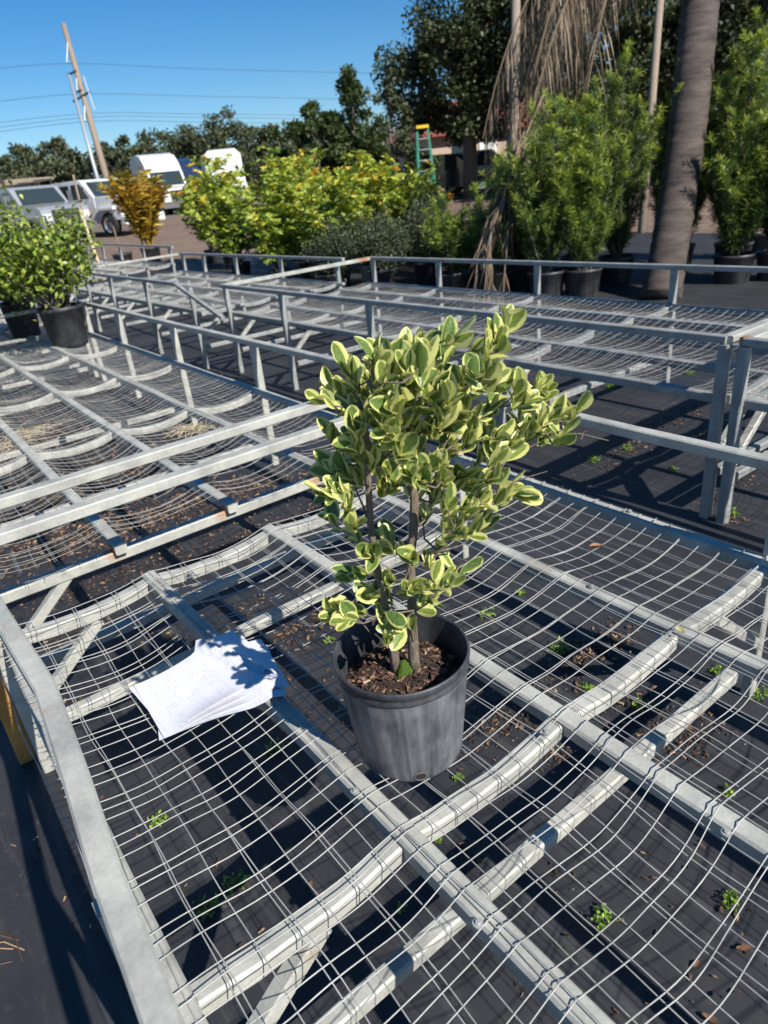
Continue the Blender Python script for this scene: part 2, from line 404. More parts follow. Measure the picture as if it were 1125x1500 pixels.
def m_paper():
    m, t, b = mat('printed_paper')
    uv = coords(t, 'UV'); sp = t.nodes.new('ShaderNodeSeparateXYZ'); t.links.new(uv, sp.inputs[0])
    # faint rows of small print: thin lines broken into words
    rows = N(t, 'ShaderNodeMath', operation='MULTIPLY'); t.links.new(sp.outputs[1], rows.inputs[0]); rows.inputs[1].default_value = 26
    fr = N(t, 'ShaderNodeMath', operation='FRACT'); t.links.new(rows.outputs[0], fr.inputs[0])
    lt = N(t, 'ShaderNodeMath', operation='LESS_THAN'); t.links.new(fr.outputs[0], lt.inputs[0]); lt.inputs[1].default_value = 0.32
    n = noise_n(t, coords(t, 'UV', (60, 9, 1)), 1.0, 2, 0.6)
    gt = N(t, 'ShaderNodeMath', operation='GREATER_THAN'); t.links.new(n, gt.inputs[0]); gt.inputs[1].default_value = 0.53
    ml = N(t, 'ShaderNodeMath', operation='MULTIPLY'); t.links.new(lt.outputs[0], ml.inputs[0]); t.links.new(gt.outputs[0], ml.inputs[1])
    # margins and columns
    cl = N(t, 'ShaderNodeMath', operation='MULTIPLY'); t.links.new(sp.outputs[0], cl.inputs[0]); cl.inputs[1].default_value = 5
    cf = N(t, 'ShaderNodeMath', operation='FRACT'); t.links.new(cl.outputs[0], cf.inputs[0])
    cg = N(t, 'ShaderNodeMath', operation='GREATER_THAN'); t.links.new(cf.outputs[0], cg.inputs[0]); cg.inputs[1].default_value = 0.45
    m2 = N(t, 'ShaderNodeMath', operation='MULTIPLY'); t.links.new(ml.outputs[0], m2.inputs[0]); t.links.new(cg.outputs[0], m2.inputs[1])
    m3 = N(t, 'ShaderNodeMath', operation='MULTIPLY'); t.links.new(m2.outputs[0], m3.inputs[0]); m3.inputs[1].default_value = 0.4
    c = mixc(t, m3.outputs[0], (0.66, 0.66, 0.70), (0.22, 0.23, 0.30))
    t.links.new(c, b.inputs['Base Color']); b.inputs['Roughness'].default_value = 0.7
    return m
M['paper'] = m_paper()

def m_leaf():
    """green blade with an uneven cream margin and grey-green mottling"""
    m, t, b = mat('variegated_leaf')
    uv = coords(t, 'UV'); sp = t.nodes.new('ShaderNodeSeparateXYZ'); t.links.new(uv, sp.inputs[0])
    oi = t.nodes.new('ShaderNodeObjectInfo')
    off = N(t, 'ShaderNodeVectorMath', operation='ADD'); t.links.new(uv, off.inputs[0])
    cmb = t.nodes.new('ShaderNodeCombineXYZ')
    rm = N(t, 'ShaderNodeMath', operation='MULTIPLY'); t.links.new(oi.outputs['Random'], rm.inputs[0]); rm.inputs[1].default_value = 37.0
    t.links.new(rm.outputs[0], cmb.inputs[2]); t.links.new(cmb.outputs[0], off.inputs[1])
    n1 = noise_n(t, off.outputs[0], 4.2, 4, 0.6); n2 = noise_n(t, off.outputs[0], 11, 4, 0.65)
    # distance from the edge: x = u in 0..1 with 0.5 at the midrib
    ab = N(t, 'ShaderNodeMath', operation='SUBTRACT'); t.links.new(sp.outputs[0], ab.inputs[0]); ab.inputs[1].default_value = 0.5
    aa = N(t, 'ShaderNodeMath', operation='ABSOLUTE'); t.links.new(ab.outputs[0], aa.inputs[0])
    nn = N(t, 'ShaderNodeMath', operation='MULTIPLY_ADD'); t.links.new(n1, nn.inputs[0]); nn.inputs[1].default_value = 0.34; t.links.new(aa.outputs[0], nn.inputs[2])
    v4 = N(t, 'ShaderNodeMath', operation='POWER'); t.links.new(sp.outputs[1], v4.inputs[0]); v4.inputs[1].default_value = 9
    v5 = N(t, 'ShaderNodeMath', operation='MULTIPLY_ADD'); t.links.new(v4.outputs[0], v5.inputs[0]); v5.inputs[1].default_value = 0.22; t.links.new(nn.outputs[0], v5.inputs[2])
    rr = N(t, 'ShaderNodeMath', operation='MULTIPLY_ADD'); t.links.new(oi.outputs['Random'], rr.inputs[0]); rr.inputs[1].default_value = 0.26; t.links.new(v5.outputs[0], rr.inputs[2])
    edge = ramp(t, rr.outputs[0], [(0.55, g(0)), (0.64, g(1))]).outputs[0]
    green = ramp(t, n2, [(0.3, (0.04, 0.10, 0.03)), (0.55, (0.12, 0.21, 0.05)), (0.75, (0.24, 0.33, 0.10))]).outputs[0]
    green = mixc(t, ramp(t, oi.outputs['Random'], [(0.0, g(0.0)), (1.0, g(0.55))]).outputs[0], green, (0.30, 0.36, 0.055))
    cream = mixc(t, n2, (0.60, 0.61, 0.14), (0.80, 0.78, 0.36))
    c = mixc(t, edge, green, cream)
    rib = ramp(t, aa.outputs[0], [(0.0, g(0.35)), (0.035, g(0))]).outputs[0]
    c = mixc(t, rib, c, (0.36, 0.42, 0.15))
    t.links.new(c, b.inputs['Base Color']); b.inputs['Roughness'].default_value = 0.36
    bump(t, b, n2, 0.15, 0.002)
    tr = t.nodes.new('ShaderNodeBsdfTranslucent'); mx = t.nodes.new('ShaderNodeMixShader'); mx.inputs[0].default_value = 0.3
    t.links.new(c, tr.inputs[0]); t.links.new(b.outputs[0], mx.inputs[1]); t.links.new(tr.outputs[0], mx.inputs[2])
    t.links.new(mx.outputs[0], t.nodes['Material Output'].inputs[0])
    return m
M['leaf'] = m_leaf()

# ------------------------------------------------------------------ ground
def sheet(name, xs, ys, lift, m, rough=0.0, kind='structure'):
    xs = np.asarray(xs); ys = np.asarray(ys); nx, ny = len(xs), len(ys)
    v = np.empty((ny, nx, 3))
    for j, y in enumerate(ys):
        for i, x in enumerate(xs):
            z = ground_z(x, y) + lift
            if rough:
                z += rough * (noise.noise((x * 1.4, y * 1.4, 0.3)) + 0.5 * noise.noise((x * 4.5, y * 4.5, 7.7)))
            v[j, i] = (x, y, z)
    idx = np.arange(nx * ny).reshape(ny, nx)
    q = np.stack([idx[:-1, :-1], idx[:-1, 1:], idx[1:, 1:], idx[1:, :-1]], -1).reshape(-1, 4)
    return np_mesh(name, v.reshape(-1, 3), q, m, smooth=True, kind=kind)
far = [-900, -400, -200, -100, -60]
sheet('ground', far + list(np.arange(-40, 61, 2.0)) + [90, 140, 250, 450, 900],
      [-900, -400, -150, -60] + list(np.arange(-30, 81, 2.0)) + [110, 160, 250, 450, 900], -0.012, M['dirt'])
sheet('ground_cloth', list(np.arange(-3, 6.01, 0.06)) + list(np.arange(6.3, 13.1, 0.3)),
      list(np.arange(-3.5, 7.01, 0.06)) + list(np.arange(7.3, 17.2, 0.3)), 0.0, M['fabric'], 0.004)

# ------------------------------------------------------------------ benches
WR = 0.0012
def sweep(P, axis, r, n):
    """P (wires, points, 3): round wires whose rings lie across the axis"""
    k, m, _ = P.shape
    a = np.linspace(0, 2 * np.pi, n, endpoint=False) + 0.4
    ring = np.zeros((n, 3))
    ring[:, 1 if axis == 0 else 0] = np.cos(a) * r; ring[:, 2] = np.sin(a) * r
    v = (P[:, :, None, :] + ring[None, None]).reshape(-1, 3)
    base = np.arange(k * m * n).reshape(k, m, n)
    b1 = np.roll(base, -1, 2)
    q = np.stack([base[:, :-1], b1[:, :-1], b1[:, 1:], base[:, 1:]], -1).reshape(-1, 4)
    return v, q, np.zeros(len(v))
def vnoise(x, y, seed):
    s = seed * 1.7
    return (np.sin(x * 7.1 + s + 1.3 * np.sin(y * 3.3 + s)) + np.sin(y * 5.7 - s + 1.1 * np.sin(x * 9.2)) + np.sin((x + y) * 13.0 + 2 * s) * 0.5) / 2.5

def make_bench(label, X0, X1, Y0, Y1, zt, frames, gz, sag, seed, near=False, ends=(True, True), guardR=None, guardL=None, mid_bar=None, steel='galv', span=5, mesh_y=None, rail_y0=None, protrude=0.0):
    root = empty('nursery_bench', ((X0 + X1) / 2, (Y0 + Y1) / 2, 0), label, 'bench', 'galvanised nursery benches with wire tops')
    r = random.Random(seed)
    bw, bh = 0.044, 0.042
    xs = [X0 + (X1 - X0) * i / 4 for i in range(5)]
    for x in xs:
        MB().path([(x + r.uniform(-.004, .004), Y0 + (Y1 - Y0) * k / 10, zt - bh / 2 - .004 * abs(math.sin(k * 1.3 + x * 5))) for k in range(11)], bw, bh).build('long_beam', M[steel], root)
    def sagz(x, y):
        u = np.clip((x - X0) / (X1 - X0) * 4, 0, 3.9999); fr = u - np.floor(u)
        dip = 1 - (2 * fr - 1) ** 2
        near_f = np.ones_like(y)
        for fy in frames:
            near_f = np.minimum(near_f, 0.62 + 0.38 * np.clip(np.abs(y - fy) / 0.3, 0, 1))
        loc = 0.75 + 0.45 * vnoise(np.floor(u) * 3.1 + 0 * y, y * 0.55, seed)
        return zt + WR * 1.3 - sag * dip * near_f * loc, dip
    def sagseg(x):
        u = (x - X0) / (X1 - X0) * 4; fr = u - math.floor(u)
        return sag * 0.55 * (1 - (2 * fr - 1) ** 2)
    cw, chh = 0.042, 0.040; lw = 0.034 if near else 0.045
    for fy in frames:
        for i in range(0 if (rail_y0 is not None and fy == frames[0]) else 4):
            a, b = xs[i] + bw / 2 - 0.002, xs[i + 1] - bw / 2 + 0.002
            MB().path([(a + (b - a) * k / 8, fy + r.uniform(-.002, .002), zt - 0.008 - chh / 2 - sagseg(a + (b - a) * k / 8)) for k in range(9)], cw, chh).build('crossbar', M[steel], root)
        lz = 0.16 if zt < 0.55 else 0.22
        MB().path([(X0 + 0.02, fy, lz), (X1 - 0.02, fy, lz)], 0.04, 0.04).build('lower_tube', M[steel], root)
        for sx, x in ((1, X0), (-1, X1)):
            g_ = gz if (guardL if sx == 1 else guardR) is not None else zt - bh
            MB().path([(x - sx * 0.022 - sx * 0.012, fy, -0.01), (x - sx * 0.022 - sx * 0.012, fy, g_ - 0.02)], lw, lw).build('leg', M[steel], root)
            if sx == 1 or near:
                MB().path([(x - sx * 0.012, fy + 0.002, zt - 0.30), (x + sx * 0.25, fy + 0.002, (zt - 0.075 if (rail_y0 is not None and fy == frames[0]) else zt - 0.056 - sagseg(x + sx * 0.25)))], 0.036, 0.034).build('brace', M['galv'], root)
        if mid_bar is not None and abs(fy - mid_bar) < 0.01:
            MB().path([(X0 + 0.01, fy - 0.01, 0.30), (X1 - 0.01, fy - 0.01, 0.30)], 0.04, 0.04).build('middle_tube', M[steel], root)
    for gl, sx, x in ((guardL, 1, X0), (guardR, -1, X1)):
        if gl is not None:
            MB().path(gl, 0.040 if near else 0.04, 0.034).build('guard_rail', M[steel], root)
    if rail_y0 is not None:
        MB().path([(X0 - 0.03, rail_y0, zt - bh - 0.02), (X1 + 0.03, rail_y0, zt - bh - 0.02)], 0.045, 0.042).build('end_beam', M[steel], root)
    for flag, y in ((ends[0], Y0), (ends[1], Y1)):
        if flag:
            MB().path([(X0 - 0.03, y, gz - 0.002), (X1 + 0.03, y, gz - 0.002)], 0.05, 0.036).build('end_rail', M['galv'], root)
            if min(abs(y - fy) for fy in frames) > 0.2:
                for x in (X0 - 0.034, X1 + 0.034):
                    MB().path([(x, y, -0.01), (x, y, gz - 0.018)], 0.036, 0.036).build('leg', M[steel], root)
    # wires
    parts = []
    y0, y1 = (mesh_y if mesh_y else (Y0, Y1))
    n = 6 if near else 4
    st = 0.025 if near else 0.06; wr = WR if near else 0.00095
    def layer(sx, sy, ox, oy, skew, zo, wob):
        ax = np.arange(X0 - 0.015 + ox, X1 + 0.02, sx)
        yy = np.arange(y0, y1 + st / 2, st)
        X, Y = np.meshgrid(ax, yy, indexing='ij')
        X = X + skew * (Y - y0) + wob * vnoise(X * 1.3, Y * 1.7, seed + 3)
        z, dip = sagz(X, Y)
        z = z + zo + wob * 0.8 * dip * vnoise(X * 2, Y * 2.5, seed + 1)
        parts.append(sweep(np.stack([X, Y, z], -1), 1, wr, n))
        by = np.arange(y0 + oy, y1, sy)
        xx = np.arange(X0 - 0.03, X1 + 0.035, st)
        Yb, Xb = np.meshgrid(by, xx, indexing='ij')
        jit = rng.normal(size=(len(by), 1)) * 0.0035
        Yb = Yb + jit - skew * (Xb - X0) + wob * vnoise(Xb * 1.9, Yb * 1.5, seed + 5)
        zb, dip = sagz(Xb, Yb)
        kk = (rng.random((len(by), 1)) < .35) * rng.normal(size=(len(by), 1)) * .011; kx = rng.uniform(X0, X1, (len(by), 1))
        bumpk = np.exp(-((Xb - kx) / .05) ** 2); Yb = Yb + kk * bumpk                        # kinked strands
        zb = zb + np.abs(kk) * .5 * bumpk + zo + WR * 1.7 + wob * 0.8 * dip * vnoise(Xb * 2, Yb * 2.5, seed + 1)
        parts.append(sweep(np.stack([Xb, Yb, zb], -1), 0, wr, n))
    layer(0.0605, 0.0577, 0.012, 0.02, 0.004, 0.0, 0.006)
    layer(0.121, 0.1155, 0.022, 0.045, -0.012, 0.0032, 0.008)
    v, q, t_ = merge(parts)
    ob = np_mesh('wire_mesh', v, q, M['wire'], root, smooth=True, kind='stuff')
    return root, sagz

bench1, sag1 = make_bench('galvanised wire bench carrying the variegated shrub and the papers', 0.035, 1.815, -3.25, 2.08, 0.52,
    [-3.2, -1.94, -0.6, 0.74, 2.05], 0.80, 0.042, 3, near=True, ends=(False, True),
    guardL=[(-.02, -3.25, .8), (-.012, -1, .8), (0.0, .45, .8), (.012, .75, .8), (.03, .98, .8), (.046, 1.24, .8), (.03, 1.6, .8), (.02, 2.08, .8)],
    guardR=[(1.84, -3.25, .8), (1.842, 0, .802), (1.838, 1.2, .796), (1.842, 2.08, .8)])
# the corner post below the bent guard rail has rusted through to orange
MB().path([(-0.045, 2.16, -0.01), (-0.035, 2.02, 0.62)], 0.05, 0.045).build('corner_post', M['rusty'], bench1)
make_bench('galvanised wire bench with rust spots on its end beam, beyond the gap', 0.035, 1.815, 2.37, 7.55, 0.52,
    [2.42, 3.84, 5.15, 6.45, 7.5], 0.80, 0.07, 5, ends=(True, True), rail_y0=2.42,
    guardL=[(0.005, 2.37, .8), (0.01, 7.55, .8)], guardR=[(1.842, 2.37, .8), (1.84, 5, .795), (1.842, 7.55, .8)])
make_bench('galvanised wire bench across the aisle whose long guard rail ends at paired posts', 2.92, 4.62, 1.47, 6.4, 0.60,
    [1.475, 2.8, 4.05, 5.3, 6.37], 0.845, 0.05, 8, ends=(True, True), steel='galv_dark',
    guardL=[(2.89, 1.47, .845), (2.885, 4, .84), (2.86, 6.4, .845)], guardR=[(4.65, 1.47, .845), (4.65, 6.4, .845)])
make_bench('galvanised wire bench continuing past the paired posts by the aisle', 2.92, 4.62, -3.2, 1.395, 0.60,
    [-3.1, -1.2, 0.1, 1.39], 0.845, 0.05, 11, ends=(False, True), steel='galv_dark',
    guardL=[(2.89, -3.2, .845), (2.89, 1.395, .845)], guardR=[(4.65, -3.2, .845), (4.65, 1.395, .845)])
make_bench('far galvanised bench whose guard rail droops at one end', 2.78, 4.5, 6.75, 11.5, 0.60,
    [6.9, 8.2, 9.5, 10.6, 11.4], 0.845, 0.05, 14, ends=(False, True), steel='galv_dark',
    guardL=[(2.62, 5.95, .62), (2.74, 7.25, .845), (2.74, 11.5, .85)], guardR=[(4.53, 6.75, .845), (4.53, 11.5, .85)])
make_bench('farthest galvanised bench, next to the golden palm', 2.78, 4.5, 11.75, 16.8, 0.70,
    [11.9, 13.2, 14.5, 15.6, 16.7], 0.95, 0.05, 17, ends=(False, True), steel='galv_dark',
    guardL=[(2.74, 11.75, .95), (2.74, 16.8, 1.0)], guardR=[(4.53, 11.75, .95), (4.53, 16.8, 1.0)])
make_bench('galvanised wire bench under the glossy potted shrubs', 0.035, 1.815, 7.68, 12.6, 0.52,
    [7.8, 9.1, 10.4, 11.6, 12.5], 0.80, 0.06, 21, ends=(False, True), guardL=None, guardR=[(1.842, 9.2, .8), (1.842, 12.6, .82)])

for (px, py) in [(520, 1158), (1064, 1219), (866, 858), (922, 748), (700, 1352), (800, 1072)]:
    p = onz(px, py, 0.522)
    MB().lathe([(0.0005, .005), (.004, .005), (.005, .004), (.005, .0015), (.009, .0015), (.009, -.002)], 12, (p.x, p.y, .521)).build('bolt', M['galv_dark'], bench1)
# ------------------------------------------------------------------ the hero: variegated shrub in a black pot
PC = Vector((0.637, 0.912, 0.0)); PB = 0.498
hero = empty('potted_shrub', (PC.x, PC.y, PB), 'variegated shrub with cream-edged leaves in a scuffed black nursery pot', 'potted shrub')
def ribs(a, z, r):
    k = math.sin(a * 11 + .4 * math.sin(a * 3))
    return 1.0 + (0.034 * max(-0.4, min(0.4, k * 3)) if 0.015 < z < 0.214 else 0.0) + 0.004 * math.sin(2 * a + 1)
zz = np.concatenate([[0.012], np.linspace(0.018, 0.210, 9), [0.216, 0.220]])
prof = [(0.004, 0.0), (0.098, 0.0), (0.108, 0.004)] + [(0.110 + 0.022 * (z / 0.22), z) for z in zz] + [(0.1325, 0.224), (0.1335, 0.228)]
pot = MB().lathe(prof, 176, (PC.x, PC.y, PB), ribs).build('pot', M['pot'], hero, True)
rimp = [(0.1315, 0.222), (0.1355, 0.224), (0.137, 0.229), (0.1345, 0.233), (0.1345, 0.240), (0.1375, 0.243), (0.139, 0.248), (0.1385, 0.254), (0.1365, 0.257),
        (0.1335, 0.256), (0.1325, 0.250), (0.1305, 0.235), (0.1235, 0.20), (0.1195, 0.17)]
MB().lathe(rimp, 96, (PC.x, PC.y, PB), lambda a, z, r: 1 + 0.004 * math.sin(2 * a + 1) + 0.002 * math.sin(5 * a)).build('rim', M['potrim'], pot, True)
# drain hole, low on the side
hd = (onz(611, 1137, PB + 0.03) - PC); ha = math.atan2(hd.y, hd.x) + 0.06
def on_pot(a, z, off): 
    rr = 0.110 + 0.022 * (z / 0.22) + off
    return Vector((PC.x + rr * math.cos(a), PC.y + rr * math.sin(a), PB + z))
ring = MB(); pts = [on_pot(ha + 0.105 * math.cos(b), 0.024 + 0.0105 * math.sin(b), 0.0026) for b in np.linspace(0, 2 * math.pi, 21)]
ring.tube(pts, 0.0013, 6, False); dh = ring.build('drain_hole_lip', M['pot'], pot, True)
dm = MB(); c0 = on_pot(ha, 0.024, 0.0022)
dm.add([c0] + [on_pot(ha + 0.10 * math.cos(b), 0.024 + 0.010 * math.sin(b), 0.0024) for b in np.linspace(0, 2 * math.pi, 20, endpoint=False)],
       [(0, 1 + k, 1 + (k + 1) % 20) for k in range(20)])
dm.build('drain_hole', M['soil'], pot)
# soil surface
sv = MB(); nr, na = 14, 40; vs = [(PC.x, PC.y, PB + 0.205)]
for i in range(1, nr + 1):
    for k in range(na):
        a = 2 * math.pi * k / na; rr = 0.121 * i / nr
        x, y = PC.x + rr * math.cos(a), PC.y + rr * math.sin(a)
        vs.append((x, y, PB + 0.203 - 0.02 * (i / nr) ** 2 + 0.007 * noise.noise((x * 40, y * 40, 0)) + 0.005 * noise.noise((x * 110, y * 110, 3))))
fs = [(0, 1 + k, 1 + (k + 1) % na) for k in range(na)]
for i in range(nr - 1):
    for k in range(na):
        a0 = 1 + i * na + k; a1 = 1 + i * na + (k + 1) % na
        fs.append((a0, a0 + na, a1 + na, a1))
sv.add(vs, fs); sv.build('soil', M['soil'], hero, True)
def chips(n, cx, cy, rad, zf, smin, smax, flat=0.35):
    V = []; Q = []
    for i in range(n):
        a = rnd.uniform(0, 6.283); rr = rad * math.sqrt(rnd.random())
        x, y = cx + rr * math.cos(a), cy + rr * math.sin(a); z = zf(x, y, rr)
        L = rnd.uniform(smin, smax); W_ = L * rnd.uniform(0.25, 0.6); T = W_ * flat
        Rm = Matrix.Rotation(rnd.uniform(0, 6.28), 3, 'Z') @ Matrix.Rotation(rnd.gauss(0, 0.45), 3, 'X') @ Matrix.Rotation(rnd.gauss(0, 0.35), 3, 'Y')
        k = len(V)
        for sx, sy, sz in ((-1, -1, -1), (1, -.7, -1), (.8, 1, -1), (-.9, .8, -1), (-.8, -.8, 1), (.9, -.5, 1), (.7, .8, 1), (-.7, .9, 1)):
            V.append(Vector((x, y, z)) + Rm @ Vector((sx * L / 2 * rnd.uniform(.45, 1.2), sy * W_ / 2 * rnd.uniform(.3, 1.2), sz * T / 2 * rnd.uniform(.3, 1.3))))
        Q += [(k, k + 3, k + 2, k + 1), (k + 4, k + 5, k + 6, k + 7), (k, k + 1, k + 5, k + 4), (k + 1, k + 2, k + 6, k + 5), (k + 2, k + 3, k + 7, k + 6), (k + 3, k, k + 4, k + 7)]
    return V, Q
V, Q = chips(620, PC.x, PC.y, 0.114, lambda x, y, r: PB + 0.207 - 0.02 * (r / 0.1285) ** 2 + rnd.uniform(-.004, .003), 0.004, 0.021)
mb = MB(); mb.add(V, Q); mb.build('bark_chips', M['chip'], hero, kind='stuff')

# stems: a plane through the pot centre facing the viewer gives the shrub its spread, depth is added on top
def on_plant(px, py, dd=0.0):
    d = ROT @ Vector(((px - CX) / F, (py - CY) / F, 1.0))
    t = ((PC - CAM).dot(FWD) + dd) / d.dot(FWD)
    return CAM + d * t
def z6(x, y): return (420 + x * 0.4267, 430 + y * 0.4267)
trunkA = [(606, 962, 0.0), (604, 920, 0.0), (603, 870, -.005), (601, 820, 0.0), (606, 775, .005), (607, 730, .01), (600, 690, .005), (596, 650, 0), (605, 600, .0), (600, 560, .0)]
trunkB = [(577, 958, 0.0), (573, 925, -.01), (560, 870, -.02), (550, 820, -.03), (543, 775, -.03), (540, 720, -.035), (538, 670, -.04), (535, 620, -.04), (525, 590, -.05)]
TA = [on_plant(*p) for p in trunkA]; TB = [on_plant(*p) for p in trunkB]
base_z = PB + 0.19
for T in (TA, TB):
    T.insert(0, Vector((T[0].x, T[0].y, base_z)))
MB().tube(TA, [.0125, .0118, .0098, .009, .0085, .0085, .008, .0072, .006, .005, .004], 9).build('stem', M['twig'], hero, True)
MB().tube(TB, [.011, .0098, .008, .0075, .007, .0065, .006, .0055, .0048, .004], 9).build('stem', M['twig'], hero, True)
ms = MB(); mc = (TB[0] + TA[0]) / 2 - RGT * 0.004 - FWD * 0.006
vs = [(mc.x, mc.y, base_z + 0.042)]
for i in range(1, 5):
    for k in range(14):
        a = 6.283 * k / 14; rr = 0.022 * i / 4 * (1 + .25 * math.sin(3 * a + i))
        vs.append((mc.x + rr * math.cos(a), mc.y + rr * math.sin(a), base_z + 0.042 - 0.036 * (i / 4) ** 1.7 + rnd.uniform(-.002, .002)))
fs = [(0, 1 + k, 1 + (k + 1) % 14) for k in range(14)]
for i in range(3):
    for k in range(14):
        fs.append((1 + i * 14 + k, 1 + i * 14 + 14 + k, 1 + i * 14 + 14 + (k + 1) % 14, 1 + i * 14 + (k + 1) % 14))
ms.add(vs, fs); ms.build('moss_patch', M['moss'], hero, True)

TIPS = [(768,95),(745,140),(705,180),(660,160),(590,115),(548,160),(520,195),(455,160),(400,170),(382,225),(345,195),(285,195),(292,245),(190,245),(140,295),(95,345),(122,455),(210,375),(250,305),(330,315),(280,395),(320,430),(400,320),(405,412),(450,270),(510,285),(570,325),(640,290),(692,235),(720,275),(758,275),(720,365),(660,435),(700,470),(745,465),(735,515),(640,480),(590,405),(550,365),(500,450),(450,440),(380,470),(320,500),(250,480),(205,520),(165,490),(230,560),(300,560),(350,545),(420,560),(480,580),(560,530),(600,505),(680,540),(530,615),(600,600),(640,620),(700,625),(690,690),(650,700),(700,735),(620,740),(560,705),(510,690),(470,740),(640,795),(520,650),
(820,305),(850,345),(830,400),(862,375),(905,285),(938,305),(912,420),(950,405),(982,385),(1038,378),(990,455),(925,470),(882,440),(802,462),(815,490),(780,640),(825,660),(735,600),(745,690),(680,780),(600,800),(550,790),
(150,585),(112,660),(170,655),(192,700),(130,755),(212,770),(232,820),(222,930),(280,862),(340,820),(362,850),(300,930),(350,960),(430,885),(492,905),(560,885),(610,930),(572,970),(530,962),(460,980),(410,985),(512,1015),(352,1035),(302,1015),(340,1070),(470,1045),(142,1062),(212,1050),(190,1092),(402,1112),(372,1180),(340,1150)]
nodes = [(p, 0.004) for p in TA[3:]] + [(p, 0.004) for p in TB[3:]]
tips = []
for (x, y) in TIPS:
    px, py = z6(x, y); px = 605 + (px - 605) * .92; py += 13
    cxm = 600
    half = 0.13 * max(0.35, 1 - (abs(px - cxm) / 190) ** 2)
    if y > 800: half *= 0.6
    tips.append((on_plant(px, py, rnd.uniform(-half, half)), px, py))
for k in range(34):                                    # the near side of the crown
    px = max(520, min(700, rnd.gauss(608, 48))); py = rnd.uniform(535, 715)
    tips.append((on_plant(px, py, rnd.uniform(-0.13, -0.02)), px, py))
for k in range(34):                                    # the far side of the crown
    px = max(515, min(695, rnd.gauss(602, 48))); py = rnd.uniform(520, 730)
    tips.append((on_plant(px, py, rnd.uniform(0.04, 0.15)), px, py))
ctr = (TA[6] + TA[8]) / 2
tips.sort(key=lambda q: min((q[0] - n[0]).length for n in nodes))
tw = MB(); tipdirs = []
for p, px, py in tips:
    best = min(nodes, key=lambda n: (n[0] - p).length + (0.10 if n[0].z > p.z - 0.005 else 0.0))
    a = best[0]; L = (p - a).length
    mid = (a + p) / 2 + Vector((rnd.gauss(0, .008), rnd.gauss(0, .008), -0.12 * L + rnd.gauss(0, .005)))
    r0 = min(0.0035, 0.0014 + L * 0.012)
    tw.tube([a, (a + mid) / 2 + Vector((0, 0, -.01 * L)), mid, (mid + p) / 2 + Vector((0, 0, -.02 * L)), p], [r0, r0 * .9, r0 * .8, r0 * .65, .0011], 5, False)
    nodes.append((mid, .003)); nodes.append((p, .002))
    out = (p - ctr); out.z *= 0.4
    d = ((p - mid).normalized() * 0.7 + out.normalized() * 0.55 + Vector((rnd.gauss(0, .28), rnd.gauss(0, .28), 0.5 + rnd.gauss(0, .25)))).normalized()
    tipdirs.append((p, d))
for a, b in (((905, 480), (1105, 505)), ((1010, 500), (1030, 470)), ((700, 690), (895, 610)), ((430, 1100), (450, 1190)), ((240, 1120), (290, 1170))):   # bare twigs
    p0, p1 = on_plant(*z6(*a), -.02), on_plant(*z6(*b), -.02)
    tw.tube([p0, (p0 + p1) / 2 + Vector((0, 0, .006)), p1], [.0018, .0014, .0009], 5, False)
tw.build('twigs', M['twig'], hero, True)

def leaf_mesh(i):
    r = random.Random(40 + i)
    st = [0, .1, .26, .45, .64, .82, .94, 1.0]; wd = r.choice([[.06, .40, .78, 1.0, 1.0, .80, .48, 0.08], [.06, .44, .84, 1.0, .95, .70, .38, 0.05], [.06, .36, .70, .94, 1.0, .86, .56, 0.12]])
    cup = r.uniform(0.1, 0.85); bend = r.uniform(-0.38, 0.40); tw_ = r.uniform(-0.35, 0.35); asp = r.uniform(.50, .64)
    v = []; uv = []
    for s_, w_ in zip(st, wd):
        zc = bend * s_ * s_
        for k, u in enumerate((-1, -.5, 0, .5, 1)):
            x = u * w_ * asp / 2; z = zc + cup * (u * w_ * asp / 2) ** 2 * 3.2 + abs(u) * w_ * 0.035 + tw_ * x * s_ + r.uniform(-.016, .016) * abs(u)
            v.append((x, s_, z)); uv.append((0.5 + u * 0.5, s_))
    f = []
    for a in range(len(st) - 1):
        for k in range(4):
            f.append((a * 5 + k, a * 5 + k + 1, a * 5 + 6 + k, a * 5 + 5 + k))
    me = bpy.data.meshes.new('leaf'); me.from_pydata(v, [], f)
    ul = me.uv_layers.new(name='UVMap')
    for l in me.loops: ul.data[l.index].uv = uv[l.vertex_index]
    me.polygons.foreach_set('use_smooth', [True] * len(f)); me.materials.append(M['leaf'])
    return me
LM = [leaf_mesh(i) for i in range(18)]
inst = []
